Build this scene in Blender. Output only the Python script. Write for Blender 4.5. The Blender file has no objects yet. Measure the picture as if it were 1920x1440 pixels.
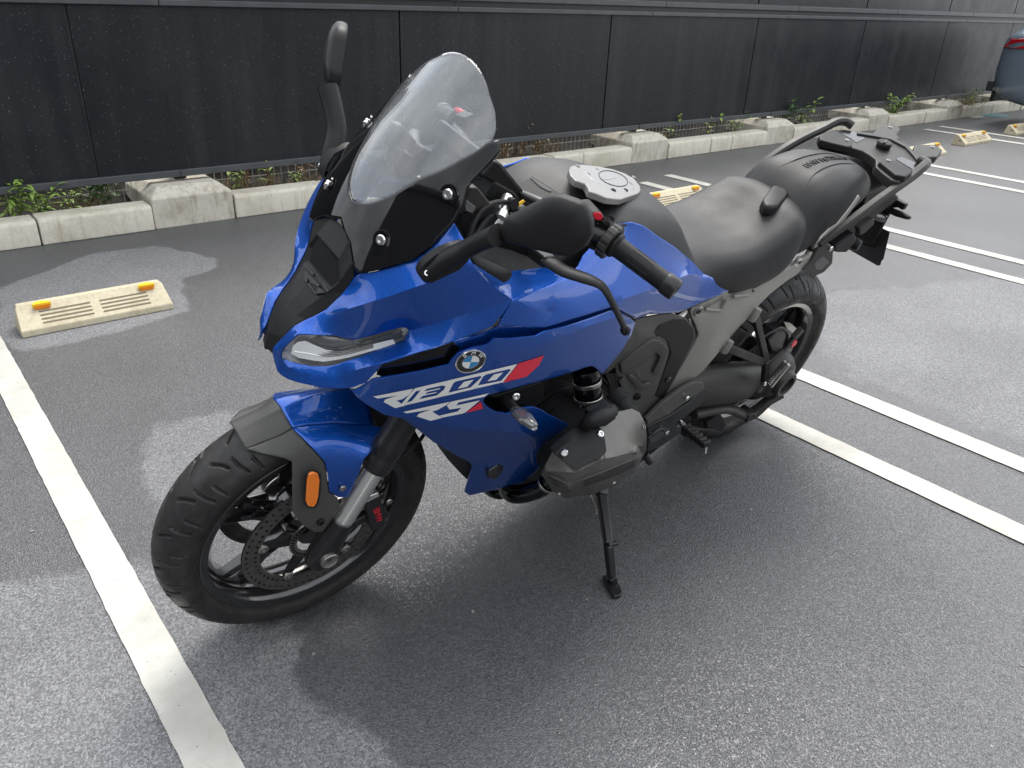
import bpy, bmesh, math, random
import numpy as np
from mathutils import Vector, Matrix
from mathutils.geometry import delaunay_2d_cdt
random.seed(7); rng = np.random.default_rng(11)
scn = bpy.context.scene
COL = scn.collection
# ------------------------------------------------------------------ camera
CAM_H = 1.3066; FPX = 1469.9; PPX = np.array([960., 720.])
def _ray(v):
    d = np.array([v[0]-PPX[0], v[1]-PPX[1], FPX]); return d/np.linalg.norm(d)
_ex = _ray((2933, 65)); _ey = _ray((-400, -78)); _ez = np.cross(_ex, _ey); _ez /= np.linalg.norm(_ez); _ey = np.cross(_ez, _ex)
RC = np.stack([_ex, _ey, _ez], 1)            # camera (right, down, forward) = RC @ world
cam_d = bpy.data.cameras.new('camera'); cam = bpy.data.objects.new('camera', cam_d); COL.objects.link(cam)
cam_d.sensor_width = 36.0; cam_d.lens = 36.0*FPX/1920.0; cam_d.clip_start = 0.02; cam_d.clip_end = 2000
cam.matrix_world = Matrix([[RC[0][i], -RC[1][i], -RC[2][i], (0, 0, CAM_H)[i]] for i in range(3)] + [[0, 0, 0, 1]])
scn.camera = cam
# ------------------------------------------------------------------ sky, sun, exposure
SUN_EL, SUN_AZ = math.radians(58), math.radians(50)    # azimuth from +Y (fence side) towards +X (right)
w = bpy.data.worlds.new('World'); scn.world = w; w.use_nodes = True
nt = w.node_tree; nt.nodes.clear()
out = nt.nodes.new('ShaderNodeOutputWorld'); bg = nt.nodes.new('ShaderNodeBackground')
sky = nt.nodes.new('ShaderNodeTexSky'); sky.sky_type = 'NISHITA'; sky.sun_disc = False
sky.sun_elevation = SUN_EL; sky.sun_rotation = SUN_AZ; sky.dust_density = 2.0
tc = nt.nodes.new('ShaderNodeTexCoord'); mp = nt.nodes.new('ShaderNodeMapping'); mp.inputs['Scale'].default_value = (1, 1, 2.2)
nz = nt.nodes.new('ShaderNodeTexNoise'); nz.inputs['Scale'].default_value = 2.1; nz.inputs['Detail'].default_value = 7; nz.inputs['Roughness'].default_value = .55
rp = nt.nodes.new('ShaderNodeValToRGB'); rp.color_ramp.elements[0].position = .34; rp.color_ramp.elements[0].color = (.62,)*3+(1,)
rp.color_ramp.elements[1].position = .66; rp.color_ramp.elements[1].color = (1, 1, 1, 1)
nz2 = nt.nodes.new('ShaderNodeTexNoise'); nz2.inputs['Scale'].default_value = 3.3; nz2.inputs['Detail'].default_value = 8
rp2 = nt.nodes.new('ShaderNodeValToRGB'); rp2.color_ramp.elements[0].position = .30; rp2.color_ramp.elements[0].color = (4.6, 4.9, 5.4, 1)
rp2.color_ramp.elements[1].position = .70; rp2.color_ramp.elements[1].color = (10.0, 10.0, 9.8, 1)
mx = nt.nodes.new('ShaderNodeMixRGB')
L = nt.links.new
L(tc.outputs['Generated'], mp.inputs['Vector']); L(mp.outputs[0], nz.inputs['Vector']); L(mp.outputs[0], nz2.inputs['Vector'])
L(nz.outputs['Fac'], rp.inputs[0]); L(nz2.outputs['Fac'], rp2.inputs[0])
L(rp.outputs[0], mx.inputs['Fac']); L(sky.outputs[0], mx.inputs['Color1']); L(rp2.outputs[0], mx.inputs['Color2'])
L(mx.outputs[0], bg.inputs['Color']); bg.inputs['Strength'].default_value = 0.12; L(bg.outputs[0], out.inputs['Surface'])
sd = bpy.data.lights.new('sun', 'SUN'); sun = bpy.data.objects.new('sun', sd); COL.objects.link(sun)
sd.energy = 1.45; sd.angle = math.radians(32); sd.color = (1, .96, .9)
_sv = Vector((math.sin(SUN_AZ)*math.cos(SUN_EL), math.cos(SUN_AZ)*math.cos(SUN_EL), math.sin(SUN_EL)))
sun.rotation_euler = _sv.to_track_quat('Z', 'Y').to_euler(); sun.location = (0, 0, 20)
scn.view_settings.view_transform = 'Standard'; scn.view_settings.look = 'None'; scn.view_settings.exposure = 1.25; scn.view_settings.gamma = 1.0
scn.view_settings.use_curve_mapping = False
# ------------------------------------------------------------------ pixel -> place helpers (photo pixels 1920 x 1440)
def wray(px, py):
    return np.array([px-PPX[0], py-PPX[1], FPX]) @ RC
def ground(px, py, z=0.0):
    d = wray(px, py); t = (z-CAM_H)/d[2]; return np.array([0, 0, CAM_H]) + d*t
def on_y(px, py, Y):
    d = wray(px, py); return d*(Y/d[1]) + np.array([0, 0, CAM_H])
# ------------------------------------------------------------------ generic mesh helpers
def tag(o, label=None, cat=None, group=None, kind=None):
    if label: o['label'] = label
    if cat: o['category'] = cat
    if group: o['group'] = group
    if kind: o['kind'] = kind
    return o
def empty(name, loc=(0, 0, 0), parent=None):
    o = bpy.data.objects.new(name, None); COL.objects.link(o); o.location = loc; o.empty_display_size = .1
    if parent: o.parent = parent
    return o
def sharpen(me, ang=35):
    bm = bmesh.new(); bm.from_mesh(me)
    t = math.radians(ang)
    for e in bm.edges:
        e.smooth = not (len(e.link_faces) == 2 and e.calc_face_angle(0) > t)
    for f in bm.faces: f.smooth = True
    bm.to_mesh(me); bm.free()
def mesh_obj(name, V, F, mat, parent=None, smooth=35, bevel=0, solid=0, sub=0, bseg=2, recalc=False):
    me = bpy.data.meshes.new(name)
    me.from_pydata([tuple(map(float, v)) for v in V], [], [tuple(int(i) for i in f) for f in F]); me.update()
    if recalc:
        bm = bmesh.new(); bm.from_mesh(me); bmesh.ops.remove_doubles(bm, verts=bm.verts, dist=1e-6); bmesh.ops.recalc_face_normals(bm, faces=bm.faces); bm.to_mesh(me); bm.free()
    if smooth: sharpen(me, smooth)
    o = bpy.data.objects.new(name, me); COL.objects.link(o)
    if mat: me.materials.append(mat)
    if parent: o.parent = parent
    if solid:
        m = o.modifiers.new('thickness', 'SOLIDIFY'); m.thickness = solid; m.offset = -1
    if bevel:
        m = o.modifiers.new('bevel', 'BEVEL'); m.width = bevel; m.segments = bseg; m.limit_method = 'ANGLE'; m.angle_limit = math.radians(30); m.harden_normals = True
    if sub:
        m = o.modifiers.new('sub', 'SUBSURF'); m.levels = sub; m.render_levels = sub
    return o
class MB:
    """collects shapes into one mesh"""
    def __init__(s): s.V = []; s.F = []
    def add(s, V, F):
        n = len(s.V); s.V += [tuple(map(float, v)) for v in V]; s.F += [tuple(i+n for i in f) for f in F]; return s
    def box(s, lo, hi):
        x0, y0, z0 = lo; x1, y1, z1 = hi
        return s.add([(x0,y0,z0),(x1,y0,z0),(x1,y1,z0),(x0,y1,z0),(x0,y0,z1),(x1,y0,z1),(x1,y1,z1),(x0,y1,z1)],
                     [(0,3,2,1),(4,5,6,7),(0,1,5,4),(1,2,6,5),(2,3,7,6),(3,0,4,7)])
    def beam(s, p0, p1, w0, h0, w1=None, h1=None, up=(0, 0, 1)):
        p0 = np.array(p0, float); p1 = np.array(p1, float); w1 = w1 or w0; h1 = h1 or h0
        d = p1-p0; d /= np.linalg.norm(d); u = np.array(up, float); u = u-d*(u@d); u /= np.linalg.norm(u); r = np.cross(d, u)
        V = []
        for p, w_, h_ in ((p0, w0, h0), (p1, w1, h1)):
            for a, c in ((-1,-1),(1,-1),(1,1),(-1,1)): V.append(p+r*a*w_/2+u*c*h_/2)
        return s.add(V, [(0,3,2,1),(4,5,6,7),(0,1,5,4),(1,2,6,5),(2,3,7,6),(3,0,4,7)])
    def obj(s, name, mat, parent=None, **k): return mesh_obj(name, s.V, s.F, mat, parent, **k)
def catmull(P, n):
    """resample polyline P (k,d) to n points through a Catmull-Rom spline"""
    P = np.asarray(P, float); k = len(P)
    if k == 2:
        t = np.linspace(0, 1, n)[:, None]; return P[0]*(1-t)+P[1]*t
    Q = np.vstack([2*P[0]-P[1], P, 2*P[-1]-P[-2]]); out = []
    for u in np.linspace(0, k-1-1e-9, n):
        i = int(u); t = u-i; a, b_, c, d = Q[i], Q[i+1], Q[i+2], Q[i+3]
        out.append(.5*((2*b_)+(-a+c)*t+(2*a-5*b_+4*c-d)*t*t+(-a+3*b_-3*c+d)*t**3))
    return np.array(out)
def tube_data(path, rad, seg=14, n=None, cap=True, flat=None, up=None):
    path = np.asarray(path, float); rad = np.atleast_1d(np.asarray(rad, float))
    if n is None: n = max(2, (len(path)-1)*6+1) if len(path) > 2 else 2
    P = catmull(path, n); rr = np.interp(np.linspace(0, 1, n), np.linspace(0, 1, len(rad)), rad) if len(rad) > 1 else np.full(n, rad[0])
    T = np.gradient(P, axis=0); T /= np.linalg.norm(T, axis=1)[:, None]
    u = np.array(up if up is not None else ((0, 0, 1) if abs(T[0][2]) < .9 else (1, 0, 0)), float); V = []; F = []
    for i in range(n):
        u = u-T[i]*(u@T[i]); u /= np.linalg.norm(u); r = np.cross(T[i], u)
        for k in range(seg):
            a = 2*math.pi*k/seg; V.append(P[i]+rr[i]*(r*math.cos(a)+u*math.sin(a)*(flat or 1)))
    for i in range(n-1):
        for k in range(seg):
            F.append((i*seg+k, i*seg+(k+1) % seg, (i+1)*seg+(k+1) % seg, (i+1)*seg+k))
    if cap: F.append(tuple(range(seg))[::-1]); F.append(tuple((n-1)*seg+k for k in range(seg)))
    return V, F
def tube(name, path, rad, mat, parent=None, bevel=0, **k):
    V, F = tube_data(path, rad, **k); return mesh_obj(name, V, F, mat, parent, bevel=bevel, smooth=40)
def lathe_data(c, axis, prof, seg=48, closed=False):
    """prof: (radius, offset along axis)"""
    c = np.array(c, float); a = np.array(axis, float); a /= np.linalg.norm(a)
    u = np.cross(a, (0, 0, 1) if abs(a[2]) < .9 else (1, 0, 0)); u /= np.linalg.norm(u); v = np.cross(a, u)
    V = []; F = []; m = len(prof)
    for k in range(seg):
        t = 2*math.pi*k/seg; d = u*math.cos(t)+v*math.sin(t)
        for r, o in prof: V.append(c+d*r+a*o)
    mm = m if closed else m-1
    for k in range(seg):
        for j in range(mm):
            F.append((k*m+j, ((k+1) % seg)*m+j, ((k+1) % seg)*m+(j+1) % m, k*m+(j+1) % m))
    return V, F
def lathe(name, c, axis, prof, mat, parent=None, seg=48, closed=False, **k):
    V, F = lathe_data(c, axis, prof, seg, closed); return mesh_obj(name, V, F, mat, parent, recalc=True, **k)
def loft_data(secs, nu, nv, close_v=False):
    S = np.array([catmull(np.vstack([s_, s_[:1]]) if close_v else s_, nv) for s_ in secs])
    S = np.array([catmull(S[:, j], nu) for j in range(nv)]).transpose(1, 0, 2)
    V = S.reshape(-1, 3); F = []
    for i in range(nu-1):
        for j in range(nv-1): F.append((i*nv+j, i*nv+j+1, (i+1)*nv+j+1, (i+1)*nv+j))
    return V, F
def loft(name, secs, mat, parent=None, nu=30, nv=24, close_v=False, cap=False, **k):
    V, F = loft_data(secs, nu, nv, close_v)
    if cap:
        F = list(F); F.append(tuple(range(nv-1 if close_v else nv))[::-1]); F.append(tuple((nu-1)*nv+j for j in range(nv-1 if close_v else nv)))
    return mesh_obj(name, V, F, mat, parent, recalc=True, **k)
# ------------------------------------------------------------------ materials
MATS = {}
def nodes_of(name):
    m = bpy.data.materials.new(name); m.use_nodes = True; MATS[name] = m
    return m, m.node_tree, m.node_tree.nodes['Principled BSDF']
def N(t, kind, **inp):
    n = t.nodes.new(kind)
    for k, v in inp.items():
        k = k.replace('_', ' ')
        if k in n.inputs: n.inputs[k].default_value = v
    return n
def ramp(t, src, stops):
    r = t.nodes.new('ShaderNodeValToRGB'); e = r.color_ramp.elements
    while len(e) < len(stops): e.new(.5)
    for i, (p, c) in enumerate(stops):
        e[i].position = p; e[i].color = (c, c, c, 1) if np.isscalar(c) else tuple(c)+(1,)
    t.links.new(src, r.inputs[0]); return r.outputs[0]
def noise(t, scale, detail=4, rough=.55, coord='Object', vec=None, dist=0):
    n = N(t, 'ShaderNodeTexNoise', Scale=scale, Detail=detail, Roughness=rough, Distortion=dist)
    if vec is None: vec = t.nodes.new('ShaderNodeTexCoord').outputs[coord]
    t.links.new(vec, n.inputs['Vector']); return n.outputs['Fac']
def mixc(t, fac, a, b_, mode='MIX'):
    m = t.nodes.new('ShaderNodeMixRGB'); m.blend_type = mode
    for k, v in (('Fac', fac), ('Color1', a), ('Color2', b_)):
        if isinstance(v, bpy.types.NodeSocket): t.links.new(v, m.inputs[k])
        else: m.inputs[k].default_value = v if np.isscalar(v) else (tuple(v)+(1,))[:4]
    return m.outputs[0]
def math_(t, op, a, b_=0.0):
    m = t.nodes.new('ShaderNodeMath'); m.operation = op
    for i, v in enumerate((a, b_)):
        if isinstance(v, bpy.types.NodeSocket): t.links.new(v, m.inputs[i])
        else: m.inputs[i].default_value = v
    return m.outputs[0]
def bump(t, bsdf, h, strength=.3, dist=.002):
    b_ = t.nodes.new('ShaderNodeBump'); b_.inputs['Strength'].default_value = strength; b_.inputs['Distance'].default_value = dist
    t.links.new(h, b_.inputs['Height']); t.links.new(b_.outputs[0], bsdf.inputs['Normal'])
def simple(name, col, rough=.5, metal=0, spec=.5, coat=0, nscale=0, nstr=.2, ndist=.0005, cvar=0, cscale=8, rvar=0):
    m, t, p = nodes_of(name)
    p.inputs['Base Color'].default_value = tuple(col)+(1,); p.inputs['Roughness'].default_value = rough; p.inputs['Metallic'].default_value = metal
    p.inputs['Specular IOR Level'].default_value = spec; p.inputs['Coat Weight'].default_value = coat; p.inputs['Coat Roughness'].default_value = .03
    if cvar:
        f = ramp(t, noise(t, cscale, 6), [(.3, 1-cvar), (.7, 1+cvar)])
        t.links.new(mixc(t, 1.0, col, f, 'MULTIPLY'), p.inputs['Base Color'])
    if rvar:
        f = ramp(t, noise(t, cscale*1.7, 5), [(.3, max(0, rough-rvar)), (.7, min(1, rough+rvar))]); t.links.new(f, p.inputs['Roughness'])
    if nscale: bump(t, p, noise(t, nscale, 3, .6), nstr, ndist)
    return m
# ================================================================== THE SETTING
KY = 4.68                      # front face of the kerb
FY = 4.87                      # fence panels
# ---- asphalt
def mat_asphalt():
    m, t, p = nodes_of('asphalt')
    tcn = t.nodes.new('ShaderNodeTexCoord').outputs['Object']
    at = t.nodes.new('ShaderNodeAttribute'); at.attribute_name = 'wet'
    wn = noise(t, 7, 10, .72, vec=tcn)
    wet = ramp(t, math_(t, 'ADD', at.outputs['Fac'], math_(t, 'MULTIPLY', math_(t, 'SUBTRACT', wn, .5), .55)), [(.45, 0.), (.55, 1.)])
    v = N(t, 'ShaderNodeTexVoronoi', Scale=290.); t.links.new(tcn, v.inputs['Vector'])
    v2 = N(t, 'ShaderNodeTexVoronoi', Scale=330.); v2.feature = 'F1'; t.links.new(tcn, v2.inputs['Vector'])
    grain = ramp(t, v.outputs['Color'], [(.0, .040), (.5, .092), (1., .175)])
    fine = ramp(t, noise(t, 900, 2, .5, vec=tcn), [(.3, .55), (.7, 1.45)])
    big = ramp(t, noise(t, 1.3, 6, .6, vec=tcn), [(.3, .82), (.7, 1.16)])
    col = mixc(t, 1., mixc(t, 1., grain, fine, 'MULTIPLY'), big, 'MULTIPLY')
    col = mixc(t, 1., col, (.98, 1.0, 1.06), 'MULTIPLY')
    dry = mixc(t, 1., col, (1.6, 1.59, 1.57), 'MULTIPLY')
    wcol = mixc(t, 1., col, (.74, .74, .75), 'MULTIPLY')
    t.links.new(mixc(t, wet, dry, wcol), p.inputs['Base Color'])
    t.links.new(ramp(t, wet, [(0, .64), (1, .35)]), p.inputs['Roughness'])
    t.links.new(ramp(t, wet, [(0, .5), (1, .75)]), p.inputs['Specular IOR Level'])
    h = math_(t, 'ADD', ramp(t, v2.outputs['Distance'], [(.0, 1.), (.75, 0.)]), math_(t, 'MULTIPLY', noise(t, 120, 3, vec=tcn), 1.2))
    bump(t, p, h, .66, .0022)
    return m
def dist_poly(P, X, Y):
    """signed distance (negative inside) of points to polygon P"""
    P = np.asarray(P, float); d = np.full(X.shape, 1e9); ins = np.zeros(X.shape, bool)
    for i in range(len(P)):
        a = P[i]; c = P[(i+1) % len(P)]; e = c-a
        t = np.clip(((X-a[0])*e[0]+(Y-a[1])*e[1])/(e@e), 0, 1)
        d = np.minimum(d, np.hypot(X-a[0]-t*e[0], Y-a[1]-t*e[1]))
        cr = ((a[1] > Y) != (c[1] > Y)) & (X < (c[0]-a[0])*(Y-a[1])/(c[1]-a[1]+1e-12)+a[0]); ins ^= cr
    return np.where(ins, -d, d)
def build_ground():
    fx = np.concatenate([-np.geomspace(600, 3, 12), np.arange(-2.4, 13, .07), np.geomspace(14, 700, 12)])
    fy = np.concatenate([-np.geomspace(600, 2, 12), np.arange(-1.4, 5.3, .07), np.geomspace(6, 600, 10)])
    X, Y = np.meshgrid(fx, fy); nx, ny = len(fx), len(fy)
    G = lambda L_: [ground(*q)[:2] for q in L_]
    wet = np.full(X.shape, .68)
    def blob(L_, val, soft=.10):
        d = dist_poly(G(L_), X, Y); k = 1/(1+np.exp(np.clip(d/soft*3, -30, 30))); wet[:] = wet*(1-k)+val*k
    # dark damp band in front of the kerb, drier patches round the wheel stop, by the line and in front of the wheel
    blob([(0, 465), (620, 385), (640, 470), (400, 500), (0, 590)], .80, .08)
    blob([(330, 480), (700, 420), (720, 800), (450, 850), (330, 640)], .72, .2)
    blob([(0, 540), (180, 473), (300, 462), (405, 485), (400, 505), (330, 525), (352, 580), (240, 615), (40, 660), (0, 640)], .20, .05)
    blob([(-200, 640), (40, 660), (250, 1050), (60, 1085), (-200, 1150)], .74, .10)
    blob([(-300, 1130), (60, 1090), (260, 1060), (360, 1300), (420, 1500), (-300, 1500)], .22, .10)
    blob([(290, 800), (440, 770), (430, 850), (330, 980), (270, 900)], .27, .12)
    blob([(290, 1080), (420, 1180), (600, 1170), (560, 1260), (660, 1330), (800, 1420), (820, 1560), (470, 1560), (330, 1200)], .24, .06)
    blob([(600, 1180), (700, 1120), (820, 900), (1250, 850), (1420, 950), (1200, 1160), (1000, 1500), (820, 1500), (770, 1400), (640, 1310), (570, 1250)], .86, .10)
    blob([(1240, 880), (1440, 800), (1920, 1080), (1920, 1500), (1000, 1500), (1180, 1200)], .66, .25)
    blob([(1500, 560), (1920, 520), (1990, 850), (1600, 700)], .26, .22)  # sky sheen at far right, put into the colour as a paler patch
    blob([(1000, 340), (1420, 290), (1900, 230), (1990, 300), (1700, 400), (1300, 480)], .78, .2)
    V = np.stack([X.ravel(), Y.ravel(), np.zeros(X.size)], 1)
    idx = np.arange(X.size).reshape(ny, nx)
    F = np.stack([idx[:-1, :-1].ravel(), idx[:-1, 1:].ravel(), idx[1:, 1:].ravel(), idx[1:, :-1].ravel()], 1)
    o = mesh_obj('asphalt_ground', V, F, mat_asphalt(), smooth=0)
    a = o.data.attributes.new('wet', 'FLOAT', 'POINT'); a.data.foreach_set('value', wet.ravel().astype(np.float32))
    tag(o, 'dark damp asphalt of the car park with drier pale patches', kind='structure')
build_ground()
# ---- painted lines
def mat_line():
    m, t, p = nodes_of('road_paint')
    tcn = t.nodes.new('ShaderNodeTexCoord').outputs['Object']
    v = N(t, 'ShaderNodeTexVoronoi', Scale=75.); t.links.new(tcn, v.inputs['Vector'])
    pit = ramp(t, math_(t, 'ADD', v.outputs['Distance'], math_(t, 'MULTIPLY', noise(t, 40, 4, vec=tcn), .55)), [(.30, 0.), (.37, 1.)])
    dirt = ramp(t, noise(t, 3.2, 8, .65, vec=tcn), [(.32, (.36, .35, .31)), (.62, (.52, .51, .47))])
    vc = N(t, 'ShaderNodeTexVoronoi', Scale=7.); vc.feature = 'DISTANCE_TO_EDGE'; t.links.new(tcn, vc.inputs['Vector'])
    crack = ramp(t, math_(t, 'ADD', vc.outputs['Distance'], math_(t, 'MULTIPLY', noise(t, 14, 5, .7, vec=tcn), .05)), [(.020, .72), (.028, 1.)])
    col = mixc(t, pit, (.17, .17, .165), dirt)
    t.links.new(mixc(t, 1., col, crack, 'MULTIPLY'), p.inputs['Base Color']); p.inputs['Roughness'].default_value = .62
    bump(t, p, math_(t, 'ADD', pit, noise(t, 260, 3, vec=tcn)), .5, .0012)
    return m
M_LINE = mat_line()
def line(x0, x1, y0, y1, lab, s=0.0):
    ys = np.arange(y0, y1, .03); V = []; F = []
    for i, y in enumerate(ys):
        e0, e1 = rng.normal(0, .0007, 2)
        V += [(x0+e0+s*(y-y0), y, .004), (x1+e1+s*(y-y0), y, .004)]
        if i: F.append((2*i-2, 2*i-1, 2*i+1, 2*i))
    tag(mesh_obj('parking_line', V, F, M_LINE, smooth=0), lab, kind='structure')
line(.184, .272, -.6, 4.22, 'white painted line left of the motorcycle front wheel')
line(2.215, 2.309, -.6, 4.22, 'white painted line running under the motorcycle rear wheel')
line(2.617, 2.713, -.6, 4.22, 'white painted line just right of the rear wheel')
line(4.68, 4.775, -.6, 4.12, 'white painted line of the second pair, nearer the motorcycle')
line(5.075, 5.17, -.6, 4.22, 'white painted line of the second pair, farther from the motorcycle')
line(7.22, 7.32, -.6, 4.3, 'white painted line of the third pair, nearer side'); line(7.66, 7.76, -.6, 4.3, 'white painted line of the third pair, farther side')
line(9.98, 10.09, -.6, 4.42, 'white painted line near the grey car, nearer side'); line(10.44, 10.55, -.6, 4.46, 'white painted line near the grey car, farther side')
# ---- kerb: stones and fence footings
def mat_concrete(name, col, stain=(.30, .27, .19), amt=.6, sc=3.):
    m, t, p = nodes_of(name)
    g = t.nodes.new('ShaderNodeNewGeometry'); tcn = g.outputs['Position']
    mp_ = t.nodes.new('ShaderNodeMapping'); mp_.inputs['Scale'].default_value = (1, 1, .18); t.links.new(tcn, mp_.inputs[0])
    st = ramp(t, noise(t, sc*9, 7, .68, vec=mp_.outputs[0]), [(.50, 0.), (.74, amt)])
    st2 = ramp(t, noise(t, sc, 8, .7, vec=tcn), [(.48, 0.), (.72, amt)])
    base = mixc(t, ramp(t, noise(t, 60, 6, .7, vec=tcn), [(.3, 0.), (.7, 1.)]), tuple(c*.88 for c in col), tuple(min(1, c*1.08) for c in col))
    c = mixc(t, st, base, stain); c = mixc(t, st2, c, tuple(s*.95 for s in stain))
    v = N(t, 'ShaderNodeTexVoronoi', Scale=140.); t.links.new(tcn, v.inputs['Vector'])
    pit = ramp(t, math_(t, 'ADD', v.outputs['Distance'], math_(t, 'MULTIPLY', noise(t, 25, 3, vec=tcn), .6)), [(.26, .45), (.33, 1.)])
    t.links.new(mixc(t, 1., c, pit, 'MULTIPLY'), p.inputs['Base Color']); p.inputs['Roughness'].default_value = .85
    bump(t, p, math_(t, 'ADD', pit, noise(t, 220, 4, vec=tcn)), .35, .0015)
    return m
M_KERB = mat_concrete('kerb_concrete', (.60, .57, .48), (.30, .26, .17), .60)
M_FOOT = mat_concrete('footing_concrete', (.56, .53, .45), (.22, .175, .10), .80)
M_STOP = mat_concrete('wheel_stop_concrete', (.52, .47, .34), (.27, .20, .11), .5, 6.)
FOOT0, PITCH, FW = 1.24, 1.985, .475
kerb = empty('kerb', (0, KY, 0)); tag(kerb, 'row of pale concrete kerb stones along the fence', kind='structure')
def stone(x0, x1):
    h = .138+rng.normal(0, .002); y = rng.normal(0, .003); dpt = .15
    prof = [(0, 0), (0, h-.022), (.006, h-.010), (.018, h-.002), (.03, h), (dpt, h), (dpt, 0)]
    V = []; F = []
    x0 += .004; x1 -= .004
    for x in (x0, x1): V += [(x, y+a, c) for a, c in prof]
    k = len(prof)
    for i in range(k): F.append((i, (i+1) % k, k+(i+1) % k, k+i))
    F += [tuple(range(k)), tuple(range(k, 2*k))[::-1]]
    mesh_obj('kerb_stone', V, F, M_KERB, kerb, bevel=.006, recalc=True)
for k in range(-6, 7):
    a = FOOT0+PITCH*k+FW; L_ = PITCH-FW
    stone(a, a+.605); stone(a+.605, a+.93); stone(a+.93, a+L_)
# ---- black panel fence
def mat_panel():
    m, t, p = nodes_of('fence_panel_black')
    tcn = t.nodes.new('ShaderNodeNewGeometry').outputs['Position']
    mp_ = t.nodes.new('ShaderNodeMapping'); mp_.inputs['Scale'].default_value = (1, 1, .07); t.links.new(tcn, mp_.inputs[0])
    streak = ramp(t, noise(t, 7, 6, .6, vec=mp_.outputs[0]), [(.45, 0.), (.72, .75)])
    v = N(t, 'ShaderNodeTexVoronoi', Scale=85.); t.links.new(tcn, v.inputs['Vector'])
    rnd = N(t, 'ShaderNodeSeparateColor'); t.links.new(v.outputs['Color'], rnd.inputs[0])
    dot = math_(t, 'MULTIPLY', ramp(t, v.outputs['Distance'], [(.10, 1.), (.15, 0.)]), ramp(t, math_(t, 'ADD', rnd.outputs[0], math_(t, 'MULTIPLY', noise(t, 1.6, 4, vec=tcn), .35)), [(.97, 0.), (1.03, .9)]))
    v3 = N(t, 'ShaderNodeTexVoronoi', Scale=190.); t.links.new(tcn, v3.inputs['Vector'])
    rnd3 = N(t, 'ShaderNodeSeparateColor'); t.links.new(v3.outputs['Color'], rnd3.inputs[0])
    sep = N(t, 'ShaderNodeSeparateXYZ'); t.links.new(tcn, sep.inputs[0])
    hz = ramp(t, sep.outputs[2], [(.3, .0), (1.1, .16)])
    dot3 = math_(t, 'MULTIPLY', ramp(t, v3.outputs['Distance'], [(.12, 1.), (.2, 0.)]), ramp(t, math_(t, 'ADD', math_(t, 'ADD', rnd3.outputs[0], hz), math_(t, 'MULTIPLY', noise(t, 2.2, 4, vec=tcn), .3)), [(.93, 0.), (1.05, .35)]))
    base = mixc(t, streak, (.010, .012, .015), (.026, .028, .030))
    c = mixc(t, math_(t, 'MAXIMUM', dot, dot3), base, (.34, .36, .38))
    t.links.new(c, p.inputs['Base Color'])
    t.links.new(ramp(t, noise(t, 5, 5, vec=tcn), [(.3, .30), (.7, .46)]), p.inputs['Roughness']); p.inputs['Specular IOR Level'].default_value = .34
    bump(t, p, noise(t, 500, 2, vec=tcn), .12, .0006)
    return m
M_PANEL = mat_panel()
M_RAIL = simple('fence_rail_dark_grey', (.06, .065, .07), .40, .0, .5, nscale=300, nstr=.1, cvar=.15)
M_BLACKM = simple('post_black', (.02, .02, .022), .45, cvar=.2)
fence = empty('panel_fence', (0, FY, 0)); tag(fence, 'black panel privacy fence with dark rails on concrete footings', 'fence')
JO = 1.034
for k in range(-6, 8):
    x0 = JO+PITCH*k; x1 = x0+PITCH
    MB().box((x0+.006, .0, .275), (x1-.006, .018, 1.158)).obj('panel', M_PANEL, fence, bevel=.002)
    MB().box((x0+.012, .03, 1.262), (x1-.010, .048, 2.12)).obj('panel', M_PANEL, fence, bevel=.002)
    MB().box((x0-.022, .02, .27), (x0+.045, .032, 1.16)).obj('joint_strip', M_RAIL, fence, bevel=.002)
    MB().box((x0-.022, .05, 1.26), (x0+.045, .062, 2.12)).obj('joint_strip', M_RAIL, fence, bevel=.002)
    xo = x0+.46
    MB().box((xo-PITCH+.002, -.022, .244), (xo-.002, .045, .282)).obj('bottom_rail', M_RAIL, fence, bevel=.004)
    MB().box((xo-PITCH+.002, -.024, 1.156), (xo-.002, .04, 1.186)).obj('middle_rail', M_RAIL, fence, bevel=.004)
    MB().box((xo-PITCH+.182, -.004, 1.224), (xo+.178, .07, 1.266)).obj('middle_rail', M_RAIL, fence, bevel=.004)
    MB().box((xo-PITCH+.002, .022, 1.150), (xo-.002, .0285, 1.275)).obj('rail_backing', M_BLACKM, fence)
    MB().box((xo-PITCH+.002, -.02, 2.118), (xo-.002, .09, 2.16)).obj('top_rail', M_RAIL, fence, bevel=.004)
    MB().box((xo-.035, .0505, .16), (xo+.035, .12, 2.1)).obj('post', M_BLACKM, fence, bevel=.003)
    MB().box((xo-.018, -.03, .246), (xo+.018, -.0225, .284)).obj('rail_clip', M_RAIL, fence, bevel=.003)
    # footing: chamfered block
    f0 = FOOT0+PITCH*k; a, c = f0+.003, f0+FW-.003; y0 = KY-FY+.012; d_ = .52
    V = [(a, y0, -.02), (c, y0, -.02), (c, y0+d_, -.02), (a, y0+d_, -.02), (a, y0, .168), (c, y0, .168), (c, y0+d_, .168), (a, y0+d_, .168),
         (a+.06, y0+.07, .218), (c-.06, y0+.07, .218), (c-.06, y0+d_-.07, .218), (a+.06, y0+d_-.07, .218)]
    F = [(0,3,2,1),(0,1,5,4),(1,2,6,5),(2,3,7,6),(3,0,4,7),(4,5,9,8),(5,6,10,9),(6,7,11,10),(7,4,8,11),(8,9,10,11)]
    mesh_obj('footing', V, F, M_FOOT, fence, bevel=.009)
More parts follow.
